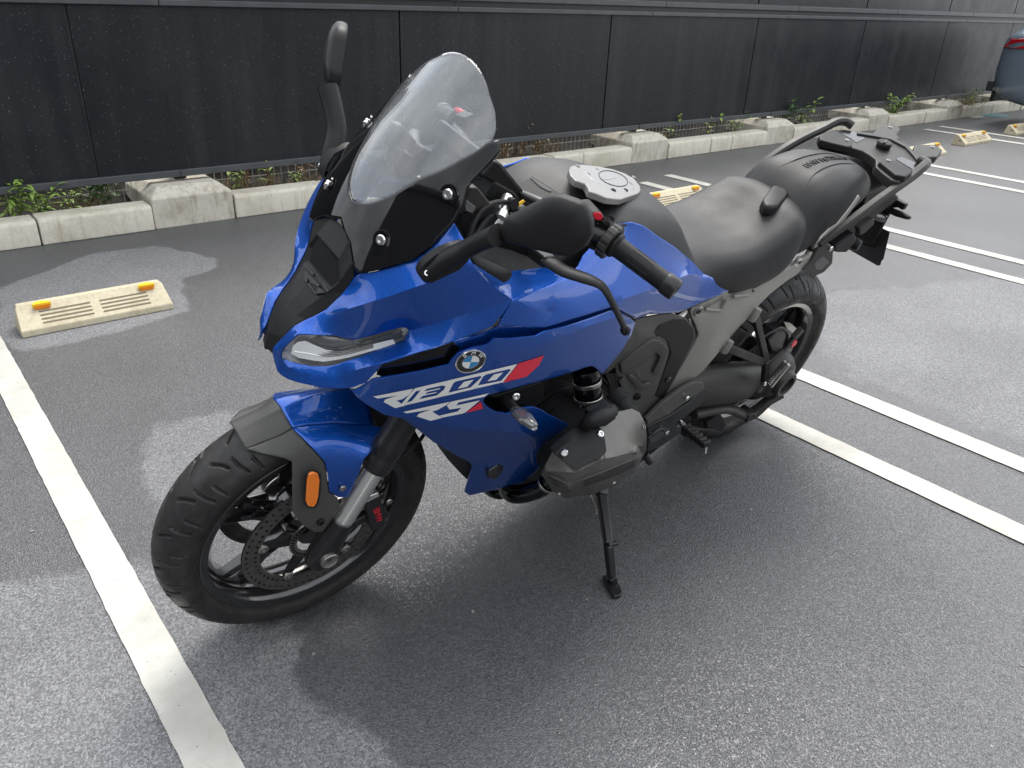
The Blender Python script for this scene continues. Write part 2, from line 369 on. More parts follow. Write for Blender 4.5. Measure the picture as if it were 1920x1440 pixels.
# ---- soil strip, wire fence and a dark backing standing in for shade
def mat_soil():
    m, t, p = nodes_of('soil')
    c = ramp(t, noise(t, 22, 8, .7), [(.3, (.006, .005, .004)), (.7, (.022, .017, .011))]); t.links.new(c, p.inputs['Base Color']); p.inputs['Roughness'].default_value = .95
    bump(t, p, noise(t, 60, 6), .8, .02); return m
nx_, ny_ = 300, 8
V = []; F = []
for j in range(ny_):
    for i in range(nx_):
        x = -10+24.5*i/(nx_-1); y = KY+.15+ .9*j/(ny_-1); V.append((x, y, .075+.03*math.sin(x*3.1+j)+rng.normal(0, .012)+.03*j/(ny_-1)))
for j in range(ny_-1):
    for i in range(nx_-1): F.append((j*nx_+i, j*nx_+i+1, (j+1)*nx_+i+1, (j+1)*nx_+i))
tag(mesh_obj('soil_strip', V, F, mat_soil()), 'strip of dark soil behind the kerb', kind='structure')
M_BACKING = mat_concrete('shade_backing_dark', (.035, .033, .03), (.02, .02, .016), .6)
tag(MB().box((-11, KY+1.06, -.02), (15, KY+1.2, 1.05)).obj('shade_backing', M_BACKING), 'low dark backing wall added for the shade behind the fence', 'wall')  # added backing, keeps the gaps between the wires as dark as shade
M_WIRE = simple('galvanised_wire', (.55, .55, .52), .45, .3)
M_WPOST = simple('wire_fence_post', (.20, .20, .20), .5, .3)
wf = empty('wire_fence', (0, KY+.40, 0)); tag(wf, 'low galvanised wire mesh fence behind the kerb', 'fence')
mb = MB()
for i in range(0, 470):
    x = -9.4+.05*i; mb.beam((x, 0, .05), (x, 0, .46), .0042, .0042, up=(1, 0, 0))
for z in (.15, .30, .44): mb.beam((-9.4, -.004, z), (14, -.004, z), .004, .004)
tag(mb.obj('wire_mesh', M_WIRE, wf, smooth=0), kind='stuff')
for x in (.2, 2.2, 4.22, 4.55, 6.2, 6.85, 8.85, 10.8): MB().box((x, .006, .04), (x+.05, .03, .55)).obj('post', M_WPOST, wf, bevel=.002)
# ---- plants
def mat_leaf(name, a, b_, trans=.25):
    m, t, p = nodes_of(name)
    oi = t.nodes.new('ShaderNodeNewGeometry')
    c = ramp(t, noise(t, 30, 4, vec=oi.outputs['Position']), [(.3, a), (.7, b_)]); t.links.new(c, p.inputs['Base Color']); p.inputs['Roughness'].default_value = .5
    return m
M_LEAFA = mat_leaf('leaf_bright', (.14, .24, .04), (.30, .42, .09)); M_LEAFB = mat_leaf('leaf_deep', (.045, .10, .03), (.09, .17, .045))
M_DRY = mat_leaf('dry_grass', (.14, .085, .035), (.33, .25, .13)); M_STEM = simple('stem_green', (.12, .16, .05), .6); M_DSTEM = simple('stem_dry', (.20, .12, .05), .7)
def leaf(mb, p, d, L_, wd, droop=.35):
    p = np.array(p, float); d = np.array(d, float); d /= np.linalg.norm(d); s = np.cross(d, (0, 0, 1)); s /= (np.linalg.norm(s)+1e-9)
    up = np.cross(s, d); pts = []; n = 5
    for i in range(n+1):
        t = i/n; c = p+d*L_*t-np.array((0, 0, 1))*droop*L_*t*t; w_ = wd*math.sin(math.pi*min(1, .08+.92*t))**.8*(1-.25*t)+.0004
        pts += [c-s*w_+up*w_*.35, c, c+s*w_+up*w_*.35]
    F = []
    for i in range(n):
        a = 3*i; F += [(a, a+1, a+4, a+3), (a+1, a+2, a+5, a+4)]
    mb.add(pts, F)
def weed(x, y, h, nst, ll, lw, spread, lab, lm, sm, z0=.10, leaves=8):
    o = empty('weed_plant', (x, y, z0)); tag(o, lab, 'plant', 'weeds growing behind the kerb')
    st, lf = MB(), MB()
    for s_ in range(nst):
        a = random.uniform(0, 6.28); tip = np.array((math.cos(a)*spread*random.uniform(.4, 1), math.sin(a)*spread*.6-spread*.25, h*random.uniform(.65, 1)))
        b0 = np.array((random.uniform(-.04, .04), random.uniform(-.03, .03), -.03)); mid = (b0+tip)/2+np.array((0, 0, h*.12))
        P = catmull([b0, mid, tip], 10); V_, F_ = tube_data([b0, mid, tip], [.0035, .002], seg=5); st.add(V_, F_)
        for k in range(leaves):
            q = P[min(9, 2+int(8*k/leaves))]; an = a+k*2.4+random.uniform(-.4, .4)
            leaf(lf, q, (math.cos(an), math.sin(an), random.uniform(.15, .8)), ll*random.uniform(.6, 1.1), lw*random.uniform(.7, 1.1), random.uniform(.2, .7))
    st.obj('stem', sm, o); tag(lf.obj('foliage', lm, o, smooth=60), kind='stuff')
def grass(x, y, n, h, r, lab, mat, z0=.09):
    mb = MB()
    for _ in range(n):
        a = random.uniform(0, 6.28); rr = r*math.sqrt(random.random()); p = np.array((math.cos(a)*rr*1.8, math.sin(a)*rr*.6, 0))
        hh = h*random.uniform(.5, 1); d = np.array((random.gauss(0, .3), random.gauss(-.1, .25), 1.)); wd = random.uniform(.0012, .0028)
        q = [p+d*hh*t+np.array((d[0], d[1], -.3))*hh*t*t*.6 for t in (0, .4, .75, 1)]
        s = np.array((math.cos(a), math.sin(a), 0)); ws = (wd, wd*.9, wd*.6, .0002); P = []
        for c, w_ in zip(q, ws): P += [c-s*w_, c+s*w_]
        mb.add(P, [(0, 1, 3, 2), (2, 3, 5, 4), (4, 5, 7, 6)])
    o = mb.obj('grass_tuft', mat, None, smooth=0); o.location = (x, y, z0); tag(o, lab, 'grass', 'grass tufts behind the kerb', kind=None)
YB = KY+.24
weed(.60, YB-.04, .24, 6, .10, .014, .13, 'bright green leafy weed at the far left end of the kerb', M_LEAFA, M_STEM, leaves=11)
weed(.86, YB+.03, .16, 3, .06, .010, .10, 'small yellowing weed beside the bright green weed', M_LEAFA, M_STEM)
weed(1.10, YB+.06, .22, 5, .075, .018, .12, 'dark broad-leaved weed left of the nearest footing', M_LEAFB, M_STEM, leaves=9)
weed(.98, YB+.07, .18, 4, .08, .019, .12, 'broad-leaved weed low against the wire mesh', M_LEAFB, M_STEM)
weed(2.06, YB+.02, .27, 3, .08, .010, .10, 'thin upright weed with long leaves right of the nearest footing', M_LEAFA, M_DSTEM)
weed(2.22, YB, .10, 3, .045, .009, .06, 'tiny green seedling on the kerb edge beside the front fairing', M_LEAFA, M_STEM)
weed(3.84, YB+.05, .30, 5, .09, .008, .10, 'dry brown stalks beside the windscreen edge', M_DRY, M_DSTEM)
weed(4.20, YB+.06, .32, 5, .10, .009, .12, 'tall dry stalks with a few leaves above the fuel tank', M_DRY, M_DSTEM)
weed(4.42, YB+.08, .30, 3, .09, .009, .10, 'reddish dry stalk beside the mesh posts', M_DRY, M_DSTEM)
weed(5.95, YB+.04, .27, 4, .07, .015, .16, 'climbing weed hanging through the mesh between two footings', M_LEAFA, M_DSTEM)
weed(6.55, YB+.04, .27, 4, .07, .015, .16, 'pale green creeper hanging by the mesh post', M_LEAFA, M_DSTEM)
weed(7.85, YB+.04, .30, 7, .08, .020, .20, 'dense green bush behind the grab rail', M_LEAFB, M_STEM, leaves=12)
weed(8.15, YB-.02, .30, 5, .09, .02, .16, 'bright yellow-green bush behind the luggage rack', M_LEAFA, M_STEM, leaves=12)
weed(10.0, YB-.05, .28, 7, .09, .022, .24, 'bright leafy bush between the last footings', M_LEAFA, M_STEM, leaves=12)
weed(12.0, YB-.1, .24, 6, .10, .014, .24, 'grassy weed beside the grey car bumper', M_LEAFA, M_STEM, leaves=10)
weed(12.15, YB-.08, .72, 1, .05, .006, .55, 'single tall thin flowering stalk near the grey car', M_LEAFA, M_STEM, leaves=4)
for k_, (x_, h_, c_) in enumerate(((1.90, .22, 'reddish dry stalks just right of the nearest footing'), (2.30, .20, 'few bare brown stalks behind the fairing nose'), (2.62, .2, 'brown stalks low behind the mirror stem'), (3.62, .24, 'pale dry stems at the windscreen edge'), (4.05, .26, 'straw stems over the front of the fuel tank'), (4.34, .24, 'bent brown stems left of the twin mesh posts'))):
    weed(x_, YB+.05, h_, 6, .07, .006, .10, c_, M_DRY, M_DSTEM, leaves=4)
weed(.34, YB-.03, .26, 6, .11, .017, .14, 'green weed cut by the left photo edge', M_LEAFA, M_STEM, leaves=10)
weed(.74, YB-.02, .18, 5, .09, .014, .12, 'low light green weed spilling over the kerb joint', M_LEAFA, M_STEM, leaves=9)
weed(1.85, YB+.02, .14, 4, .06, .012, .08, 'short green sprig at the right side of the nearest footing', M_LEAFA, M_STEM)
weed(7.0, YB+.04, .22, 5, .07, .016, .14, 'green sprig on the footing left of the grab rail', M_LEAFA, M_STEM)
grass(1.92, YB, 90, .16, .13, 'dry grass tuft just right of the nearest footing', M_DRY)
grass(2.40, YB-.03, 150, .11, .13, 'yellow grass tuft beside the fairing nose', M_DRY)
grass(3.70, YB, 80, .24, .12, 'tall straw-coloured grass behind the windscreen', M_DRY)
grass(4.25, YB+.05, 80, .26, .2, 'long dry brown grass above the fuel tank', M_DRY)
grass(.92, YB+.04, 90, .12, .07, 'thin grass tuft between the two left weeds', M_DRY)
grass(11.7, YB+.0, 220, .25, .5, 'patch of brown grass near the car', M_DRY)
# ---- loose grit
mb = MB()
for _ in range(36):
    px, py = random.uniform(0, 1920), random.uniform(420, 1430); q = ground(px, py); r = random.uniform(.0015, .0042)
    V = [(q[0]+r*math.cos(a)*random.uniform(.7, 1.2), q[1]+r*math.sin(a)*random.uniform(.7, 1.2), z) for z in (.0, r*.8) for a in (0, 1.26, 2.51, 3.77, 5.03)]
    mb.add(V, [(0, 1, 6, 5), (1, 2, 7, 6), (2, 3, 8, 7), (3, 4, 9, 8), (4, 0, 5, 9), (5, 6, 7, 8, 9)])
tag(mb.obj('grit', simple('grit_pale', (.26, .255, .24), .8), None, smooth=0), 'small pale grit scattered on the asphalt', 'grit', kind='stuff')
# ---- wheel stops
M_YEL = simple('reflector_yellow', (.85, .52, .02), .35); M_ORG = simple('reflector_orange', (.72, .22, .01), .25, coat=.5); M_SLOT = simple('recess_dark', (.16, .13, .09), .9)
def wheel_stop(x, y, L_, lab, hole=False):
    o = empty('wheel_stop', (x, y, 0)); tag(o, lab, 'wheel stop', 'concrete wheel stops')
    h, dp = .102, .155; ch = .022
    prof = [(0, 0, 0), (.004, .026, 0), (.095, .094, .012), (.103, h, .016), (dp-.022, h, .016), (dp, 0, 0)]      # (y, z, end inset)
    # body, the front slope left open to take the slatted insert
    V = []; F = []; k = len(prof)
    for sgn in (0, 1):
        for a, z, e in prof: V.append((L_*sgn+(e if sgn == 0 else -e), a, z))
    for i in range(k): F.append((i, (i+1) % k, k+(i+1) % k, k+i))
    F += [tuple(range(k)), tuple(range(k, 2*k))[::-1]]
    mesh_obj('body', V, F, M_STOP, o, bevel=.005, recalc=True)
    n = np.array((0, -(.094-.026), .091)); n /= np.linalg.norm(n); sl = np.array((0, .091, .068)); sl_l = np.linalg.norm(sl); sl = sl/sl_l; p0 = np.array((0, .004, .026))
    for side in (0, 1):
        xa, xb = (.085, L_/2-.018) if side == 0 else (L_/2+.018, L_-.085)
        for q in range(4):
            c = p0+sl*(.024+.0185*q); m_ = MB()
            m_.beam(c+np.array((xa, 0, 0))+n*.0004, c+np.array((xb, 0, 0))+n*.0004, .006, .003, up=n); m_.obj('groove', M_SLOT, o, smooth=0)
    for xr in (.075, L_-.105):
        c = p0+sl*(sl_l-.016)+n*.001; x0_, x1_ = xr, xr+.052
        # half-round yellow cap with an orange front
        V = []; F = []; kk = 9
        for zz in (0, .016):
            for i in range(kk):
                t = math.pi*i/(kk-1); V.append((xr+.026+.034*math.cos(t), c[1]-.008+.032*math.sin(t), c[2]+zz+.004))
        F = [tuple(range(kk))[::-1], tuple(range(kk, 2*kk))]
        for i in range(kk-1): F.append((i, i+1, kk+i+1, kk+i))
        F.append((kk-1, 0, kk, 2*kk-1)); r_ = mesh_obj('reflector', V, F, M_YEL, o, bevel=.0015, recalc=True)
        MB().box((xr-.002, c[1]-.0105, c[2]-.004), (xr+.054, c[1]-.0082, c[2]+.012)).obj('lens', M_ORG, r_)
    if hole:
        MB().box((-.001+.006, .05, .03), (.009, .085, .055)).obj('end_recess', M_SLOT, o)
wheel_stop(.337, 3.40, .585, 'pale concrete wheel stop with two yellow reflectors, left of the motorcycle nose')
wheel_stop(4.08, 3.42, .60, 'concrete wheel stop seen between the fuel tank and the seat')
wheel_stop(6.55, 3.42, .60, 'concrete wheel stop half hidden behind the pillion seat and rack', True)
wheel_stop(7.86, 3.45, .62, 'concrete wheel stop just behind the luggage rack arm', True)
wheel_stop(9.20, 3.58, .68, 'concrete wheel stop standing clear to the right of the rack', True)
wheel_stop(10.66, 3.62, .68, 'concrete wheel stop at the grey car wheel, at the right photo edge', True)
# ================================================================== THE MOTORCYCLE
# bike frame: x forward from the rear axle, y to its left, z up; it leans on its side stand
HEAD, LEAN, BX, BY = 3.11308, 0.26635, 2.0346, 1.3633
_c, _s = math.cos(HEAD), math.sin(HEAD); _cl, _sl = math.cos(-LEAN), math.sin(-LEAN)
BM_ = np.array([[_c, -_s, 0], [_s, _c, 0], [0, 0, 1]]) @ np.array([[1, 0, 0], [0, _cl, -_sl], [0, _sl, _cl]])
BT = np.array([BX, BY, 0.]); BC = (np.array([0, 0, CAM_H])-BT) @ BM_
bike = empty('motorcycle'); bike.matrix_world = Matrix([[*BM_[i], BT[i]] for i in range(3)] + [[0, 0, 0, 1]])
tag(bike, 'blue sports touring motorcycle leaning on its side stand', 'motorcycle')
def b(px, py, y):
    d = wray(px, py) @ BM_; return BC+d*((y-BC[1])/d[1])
def bx(px, py, x):
    d = wray(px, py) @ BM_; return BC+d*((x-BC[0])/d[0])
def bpl(px, py, p0, n):
    d = wray(px, py) @ BM_; n = np.array(n, float); return BC+d*(((np.array(p0)-BC)@n)/(d@n))
def bl(L_): return [b(*q) for q in L_]
def mir(V): V = np.array(V, float); V[:, 1] *= -1; return V
# ---- materials
def mat_blue():
    m, t, p = nodes_of('blue_metallic_paint')
    fl = N(t, 'ShaderNodeTexVoronoi', Scale=1600.); t.links.new(t.nodes.new('ShaderNodeTexCoord').outputs['Object'], fl.inputs['Vector'])
    c = mixc(t, ramp(t, fl.outputs['Color'], [(.3, 0.), (.9, 1.)]), (.0005, .046, .31), (.001, .130, .60))
    t.links.new(c, p.inputs['Base Color']); p.inputs['Metallic'].default_value = .80; p.inputs['Roughness'].default_value = .42
    p.inputs['Coat Weight'].default_value = 1.; p.inputs['Coat Roughness'].default_value = .025; p.inputs['Coat IOR'].default_value = 1.48
    bump(t, p, noise(t, 140, 2), .03, .0003)
    return m
M_BLUE = mat_blue()
M_GLOSS = simple('gloss_black', (.004, .004, .005), .035, spec=.36, rvar=.02, cscale=30)
M_PLAS = simple('matte_black_plastic', (.013, .013, .0135), .44, spec=.20, nscale=900, nstr=.25, ndist=.0006, cvar=.12, rvar=.07)
M_PLASG = simple('grey_black_plastic', (.032, .031, .029), .42, spec=.26, nscale=900, nstr=.22, ndist=.0006, cvar=.10, rvar=.06)
M_TRIM = simple('trim_grey_plastic', (.056, .055, .052), .42, spec=.36, nscale=900, nstr=.2, ndist=.0005, cvar=.08)
M_VINYL = simple('seat_vinyl', (.020, .020, .0205), .50, spec=.32, nscale=300, nstr=.45, ndist=.0012, cvar=.08, rvar=.05)
M_FRAME = simple('frame_warm_grey', (.30, .298, .27), .38, .5, cvar=.06, nscale=300, nstr=.06, rvar=.06)
M_SILV = simple('silver_metal', (.74, .74, .72), .24, .9, cvar=.06, rvar=.08)
M_CAPP = simple('tank_plate_silver', (.25, .245, .235), .42, .45, cvar=.05, nscale=700, nstr=.1)
M_CAPL = simple('tank_lid_bright', (.36, .355, .35), .28, .6, cvar=.05)
M_STEEL = simple('brushed_steel', (.34, .33, .31), .34, .95, cvar=.1, rvar=.1)
M_DISC = simple('brake_disc_steel', (.17, .16, .15), .36, .9, cvar=.15, cscale=30, rvar=.1)
M_BLKM = simple('black_metal', (.018, .018, .019), .34, .3, cvar=.2, rvar=.1, nscale=260, nstr=.06)
M_RIM = simple('rim_gloss_black', (.008, .008, .009), .16, coat=.6, rvar=.06, cscale=20)
M_PIPE = simple('exhaust_black_chrome', (.05, .055, .055), .12, 1., rvar=.05)
M_ENG = simple('engine_cover_grey', (.115, .111, .103), .40, .45, nscale=700, nstr=.2, ndist=.0005, cvar=.18, cscale=14, rvar=.10)
M_ENG2 = simple('engine_dark', (.009, .009, .0095), .5, .1, spec=.25, cvar=.3)
M_RED = simple('red_plastic', (.62, .02, .04), .35); M_WHT = simple('white_decal', (.78, .79, .78), .32, coat=.6)
M_REDD = simple('red_decal', (.70, .006, .035), .3, coat=.6); M_LBL = simple('light_blue_enamel', (.02, .22, .48), .25, coat=.7); M_ENB = simple('black_enamel', (.006, .006, .007), .18, coat=.6)
M_CHR = simple('chrome', (.72, .72, .72), .12, 1.)
M_AMB = simple('amber_reflector', (.80, .19, .006), .22, coat=.8, nscale=600, nstr=.6, ndist=.001)
M_SMOKE = simple('smoked_lens', (.13, .13, .13), .12, .55, coat=.8)
M_YST = simple('yellow_sticker', (.85, .50, .03), .5)
def mat_rubber():
    m, t, p = nodes_of('tyre_rubber')
    tcn = t.nodes.new('ShaderNodeTexCoord').outputs['Object']
    c = ramp(t, noise(t, 26, 7, .7, vec=tcn), [(.35, (.012, .012, .0125)), (.66, (.030, .029, .028))]); t.links.new(c, p.inputs['Base Color'])
    t.links.new(ramp(t, noise(t, 16, 6, .7, vec=tcn), [(.40, .30), (.58, .62)]), p.inputs['Roughness'])
    p.inputs['Specular IOR Level'].default_value = .32; bump(t, p, noise(t, 500, 3, vec=tcn), .25, .0007); return m
M_RUB = mat_rubber()
def mat_clear(name, tint, dust, refl=1.0):
    m = bpy.data.materials.new(name); m.use_nodes = True; t = m.node_tree; t.nodes.clear()
    o = t.nodes.new('ShaderNodeOutputMaterial'); tr = t.nodes.new('ShaderNodeBsdfTransparent'); tr.inputs[0].default_value = tuple(tint)+(1,)
    gl = N(t, 'ShaderNodeBsdfGlossy', Roughness=.03); df = t.nodes.new('ShaderNodeBsdfDiffuse'); df.inputs[0].default_value = (.8, .82, .84, 1)
    lw = N(t, 'ShaderNodeLayerWeight', Blend=.5); fr5 = math_(t, 'ADD', math_(t, 'MULTIPLY', math_(t, 'POWER', lw.outputs['Facing'], 5.), .9), .045)
    m1 = t.nodes.new('ShaderNodeMixShader'); m2 = t.nodes.new('ShaderNodeMixShader')
    dn = ramp(t, noise(t, 9, 9, .75), [(.30, dust*.45), (.75, dust*1.7)])
    sp = N(t, 'ShaderNodeTexVoronoi', Scale=70.); t.links.new(t.nodes.new('ShaderNodeTexCoord').outputs['Object'], sp.inputs['Vector'])
    spt = ramp(t, math_(t, 'ADD', sp.outputs['Distance'], math_(t, 'MULTIPLY', noise(t, 14, 4), .7)), [(.34, .45), (.44, 1.)])
    t.links.new(math_(t, 'MULTIPLY', dn, spt), m1.inputs[0]); t.links.new(tr.outputs[0], m1.inputs[1]); t.links.new(df.outputs[0], m1.inputs[2])
    t.links.new(math_(t, 'MULTIPLY', fr5, refl), m2.inputs[0]); t.links.new(m1.outputs[0], m2.inputs[1]); t.links.new(gl.outputs[0], m2.inputs[2])
    t.links.new(m2.outputs[0], o.inputs[0]); MATS[name] = m; return m
M_SCREEN = mat_clear('windscreen_clear', (.95, .97, .98), .085); M_LENS = mat_clear('lamp_lens_clear', (.97, .98, .98), .01)
# ---- body panels traced from the photo: (px, py, lateral distance) -> skin with rolled edges
def densify(L_, step, closed=True):
    L_ = [np.array(q, float) for q in L_]; out_ = []
    rg = range(len(L_) if closed else len(L_)-1)
    for i in rg:
        a = L_[i]; c = L_[(i+1) % len(L_)]; n = max(1, int(round((np.linalg.norm(c-a) if step < 1 else np.hypot(*(c-a)[:2]))/step)))
        for k in range(n): out_.append(a+(c-a)*k/n)
    if not closed: out_.append(L_[-1])
    return np.array(out_)
def inside(P, X, Y):
    ins = np.zeros(np.shape(X), bool)
    for i in range(len(P)):
        a = P[i]; c = P[(i+1) % len(P)]
        ins ^= ((a[1] > Y) != (c[1] > Y)) & (X < (c[0]-a[0])*(Y-a[1])/(c[1]-a[1]+1e-12)+a[0])
    return ins
class Panel:
    def __init__(s, outline, creases=(), holes=(), pts=(), step=11, bulge=0., edge=0., ring=3.6, fn=None, pull=.12):
        fn = fn or b
        loops = [densify(outline, step)]+[densify(h_, step) for h_ in holes]
        allv = []; edges = []; fixed = []; bnd = []; chains = []
        for lp in loops:
            n0 = len(allv); chains.append([n0+i % len(lp) for i in range(len(lp)+2)])
            for i, q in enumerate(lp):
                allv.append(q); fixed.append(True); bnd.append(True); edges.append((n0+i, n0+(i+1) % len(lp)))
        for cr in creases:
            d = densify(cr, step, False); prev = None; chains.append([])
            for q in d:
                near = [i for i in range(len(allv)) if abs(allv[i][0]-q[0])+abs(allv[i][1]-q[1]) < 1.2]
                if near: i = near[0]
                else: allv.append(q); fixed.append(True); bnd.append(False); i = len(allv)-1
                if prev is not None and prev != i: edges.append((prev, i))
                prev = i; chains[-1].append(i)
        for q in pts: allv.append(np.array(q, float)); fixed.append(True); bnd.append(False)
        A = np.array(allv); P0 = loops[0][:, :2]
        def ok(X, Y):
            r = inside(P0, X, Y)
            for h_ in loops[1:]: r &= ~inside(h_[:, :2], X, Y)
            return r
        new = []
        for lp in loops:                     # ring of points just inside each edge
            for i in range(len(lp)):
                t_ = lp[(i+1) % len(lp)][:2]-lp[i-1][:2]; l_ = np.hypot(*t_)
                if l_ < 1e-6: continue
                for sg in (1, -1):
                    q = lp[i][:2]+sg*ring*np.array((-t_[1], t_[0]))/l_
                    if ok(np.array([q[0]]), np.array([q[1]]))[0]: new.append(q)
        gx, gy = np.meshgrid(np.arange(P0[:, 0].min(), P0[:, 0].max(), step), np.arange(P0[:, 1].min(), P0[:, 1].max(), step*.87))
        gx[1::2] += step/2; sel = ok(gx, gy); new += list(np.stack([gx[sel], gy[sel]], 1))
        keep = [q for q in new]; base = A[:, :2]; acc = []
        for q in keep:
            if np.min(np.hypot(base[:, 0]-q[0], base[:, 1]-q[1])) < ring*.85: continue
            if acc and np.min(np.hypot(*(np.array(acc)-q).T)) < ring*.85: continue
            acc.append(q)
        pts2 = [Vector((float(q[0]), float(q[1]))) for q in base]+[Vector((float(q[0]), float(q[1]))) for q in acc]
        vo, eo, fo, ov, oe, of = delaunay_2d_cdt(pts2, edges, [], 0, 1e-4)
        U = np.array([(v.x, v.y) for v in vo]); T_ = np.array([f for f in fo if len(f) == 3])
        cen = U[T_].mean(1); T_ = T_[ok(cen[:, 0], cen[:, 1])]
        n = len(U); fx = np.zeros(n, bool); bd = np.zeros(n, bool); lat = np.zeros(n)
        for i in range(n):
            for o_ in ov[i]:
                if o_ < len(A): fx[i] |= fixed[o_]; bd[i] |= bnd[o_]; lat[i] = A[o_][2] if fixed[o_] else 0
        # smooth skin: least squares of cotangent bending energy, soft pull to the traced depths, kinks allowed on creases
        used = np.zeros(n, bool); used[T_.ravel()] = True
        Lc = np.zeros((n, n)); ar = np.zeros(n)
        for f in T_:
            p3 = U[f]; A2 = abs((p3[1][0]-p3[0][0])*(p3[2][1]-p3[0][1])-(p3[2][0]-p3[0][0])*(p3[1][1]-p3[0][1]))+1e-6
            for i in range(3):
                j, k = f[(i+1) % 3], f[(i+2) % 3]; e1, e2 = U[j]-U[f[i]], U[k]-U[f[i]]; cot = np.clip((e1@e2)/A2, -3, 6)/2
                Lc[j, k] += cot; Lc[k, j] += cot; ar[f[i]] += A2/6
        np.fill_diagonal(Lc, -Lc.sum(1))
        free = used & ~fx
        nmap = {}
        for i in range(n):
            for o_ in ov[i]: nmap.setdefault(o_, i)
        rows = Lc[free]/np.sqrt(ar[free])[:, None]
        wd = np.ptp(P0[:, 0]), np.ptp(P0[:, 1]); Rr = max(8., .5*min(min(wd), math.sqrt(max(1., T_.shape[0]))*step*.45)); cB = 4*bulge/Rr**2
        rhs = -cB*np.sqrt(ar[free])
        fi = np.where(fx & used)[0]; lam = np.where(np.abs(lat[fi]) < 1e-9, 30., pull)
        R2 = np.zeros((len(fi), n)); R2[np.arange(len(fi)), fi] = lam; r2 = lam*lat[fi]
        tri = []
        for ch in chains:
            ids = [nmap[i] for i in ch if i in nmap]
            for a_, c_, e_ in zip(ids, ids[1:], ids[2:]):
                u1, u2 = U[c_]-U[a_], U[e_]-U[c_]; l1, l2 = np.hypot(*u1), np.hypot(*u2)
                if l1 < 1e-6 or l2 < 1e-6: continue
                if (u1@u2)/(l1*l2) > .3:
                    r = np.zeros(n); r[a_] += 1/l1; r[c_] -= 1/l1+1/l2; r[e_] += 1/l2; tri.append(r*.35*step*.5)
        M_ = np.vstack([rows, R2]+([np.array(tri)] if tri else [])); v_ = np.concatenate([rhs, r2, np.zeros(len(tri))])
        K = M_.T @ M_; uz = np.where(used)[0]; sol = np.linalg.solve(K[np.ix_(uz, uz)]+1e-9*np.eye(len(uz)), (M_.T @ v_)[uz])
        zero = fx & (np.abs(lat) < 1e-9); lat[uz] = sol; lat[zero] = 0; bd &= ~zero
        lat[bd] -= edge
        idx = -np.ones(n, int); us = np.where(used)[0]; idx[us] = np.arange(len(us))
        s.U = U[us]; s.lat = lat[us]; s.T = idx[T_]; s.V = np.array([fn(q[0], q[1], y) for q, y in zip(s.U, s.lat)])
        nrm = np.cross(s.V[s.T[:, 1]]-s.V[s.T[:, 0]], s.V[s.T[:, 2]]-s.V[s.T[:, 0]])
        flip = (nrm*(BC-s.V[s.T].mean(1))).sum(1) < 0
        if flip.mean() > .5: s.T = s.T[:, ::-1]
    def at(s, px, py):
        a, e, c = s.U[s.T[:, 0]], s.U[s.T[:, 1]], s.U[s.T[:, 2]]
        d = (e[:, 1]-c[:, 1])*(a[:, 0]-c[:, 0])+(c[:, 0]-e[:, 0])*(a[:, 1]-c[:, 1]); d = np.where(abs(d) < 1e-9, 1e-9, d)
        l1 = ((e[:, 1]-c[:, 1])*(px-c[:, 0])+(c[:, 0]-e[:, 0])*(py-c[:, 1]))/d; l2 = ((c[:, 1]-a[:, 1])*(px-c[:, 0])+(a[:, 0]-c[:, 0])*(py-c[:, 1]))/d; l3 = 1-l1-l2
        i = int(np.argmax(np.minimum(np.minimum(l1, l2), l3))); w_ = np.clip((l1[i], l2[i], l3[i]), 0, 1); w_ = w_/w_.sum()
        return float(w_ @ s.lat[s.T[i]]), s.V[s.T[i]]
    def normal(s, px, py):
        _, t_ = s.at(px, py); n = np.cross(t_[1]-t_[0], t_[2]-t_[0]); return n/np.linalg.norm(n)
    def build(s, name, mat, parent=None, thick=.004, mirror=None, smooth=28, label=None):
        parent = parent or bike
        o = mesh_obj(name, s.V, s.T, mat, parent, smooth=0, solid=thick)
        V, F = s.V, s.T
        if mirror == 'join':
            bpy.data.objects.remove(o); n = len(V); V2 = np.vstack([V, mir(V)]); F2 = [tuple(f) for f in F]+[tuple(int(i)+n for i in f[::-1]) for f in F]
            o = mesh_obj(name, V2, F2, mat, parent, smooth=0, solid=thick)
            bm = bmesh.new(); bm.from_mesh(o.data); bmesh.ops.remove_doubles(bm, verts=[v for v in bm.verts if abs(v.co.y) < .0035], dist=.0072); bm.to_mesh(o.data); bm.free()
        def rim(q):
            if thick:
                m = q.modifiers.new('bevel', 'BEVEL'); m.width = min(.0016, thick*.45); m.segments = 2; m.limit_method = 'ANGLE'; m.angle_limit = math.radians(50)
        sharpen(o.data, smooth); rim(o)
        if mirror == 'copy':
            o2 = mesh_obj(name, mir(V), [tuple(f[::-1]) for f in F], mat, parent, smooth=0, solid=thick); sharpen(o2.data, smooth); rim(o2)
        if label: o['label'] = label
        return o
def panel(name, mat, outline, mirror='copy', thick=.004, parent=None, smooth=28, label=None, **k):
    p = Panel(outline, **k); o = p.build(name, mat, parent, thick, mirror, smooth, label); p.o = o; return p
def decal(name, mat, pan, poly, off=.0010, parent=None, holes=(), step=9):
    f = lambda L_: [(x, y, pan.at(x, y)[0]+off) for x, y in L_]
    class _P(Panel): pass
    p = Panel(f(poly), holes=[f(h_) for h_ in holes], step=step, edge=0, ring=2.5)
    for i in range(len(p.U)): p.V[i] = b(p.U[i][0], p.U[i][1], pan.at(*p.U[i])[0]+off)
    return p.build(name, mat, parent or pan.o, thick=0, mirror=None, smooth=60)
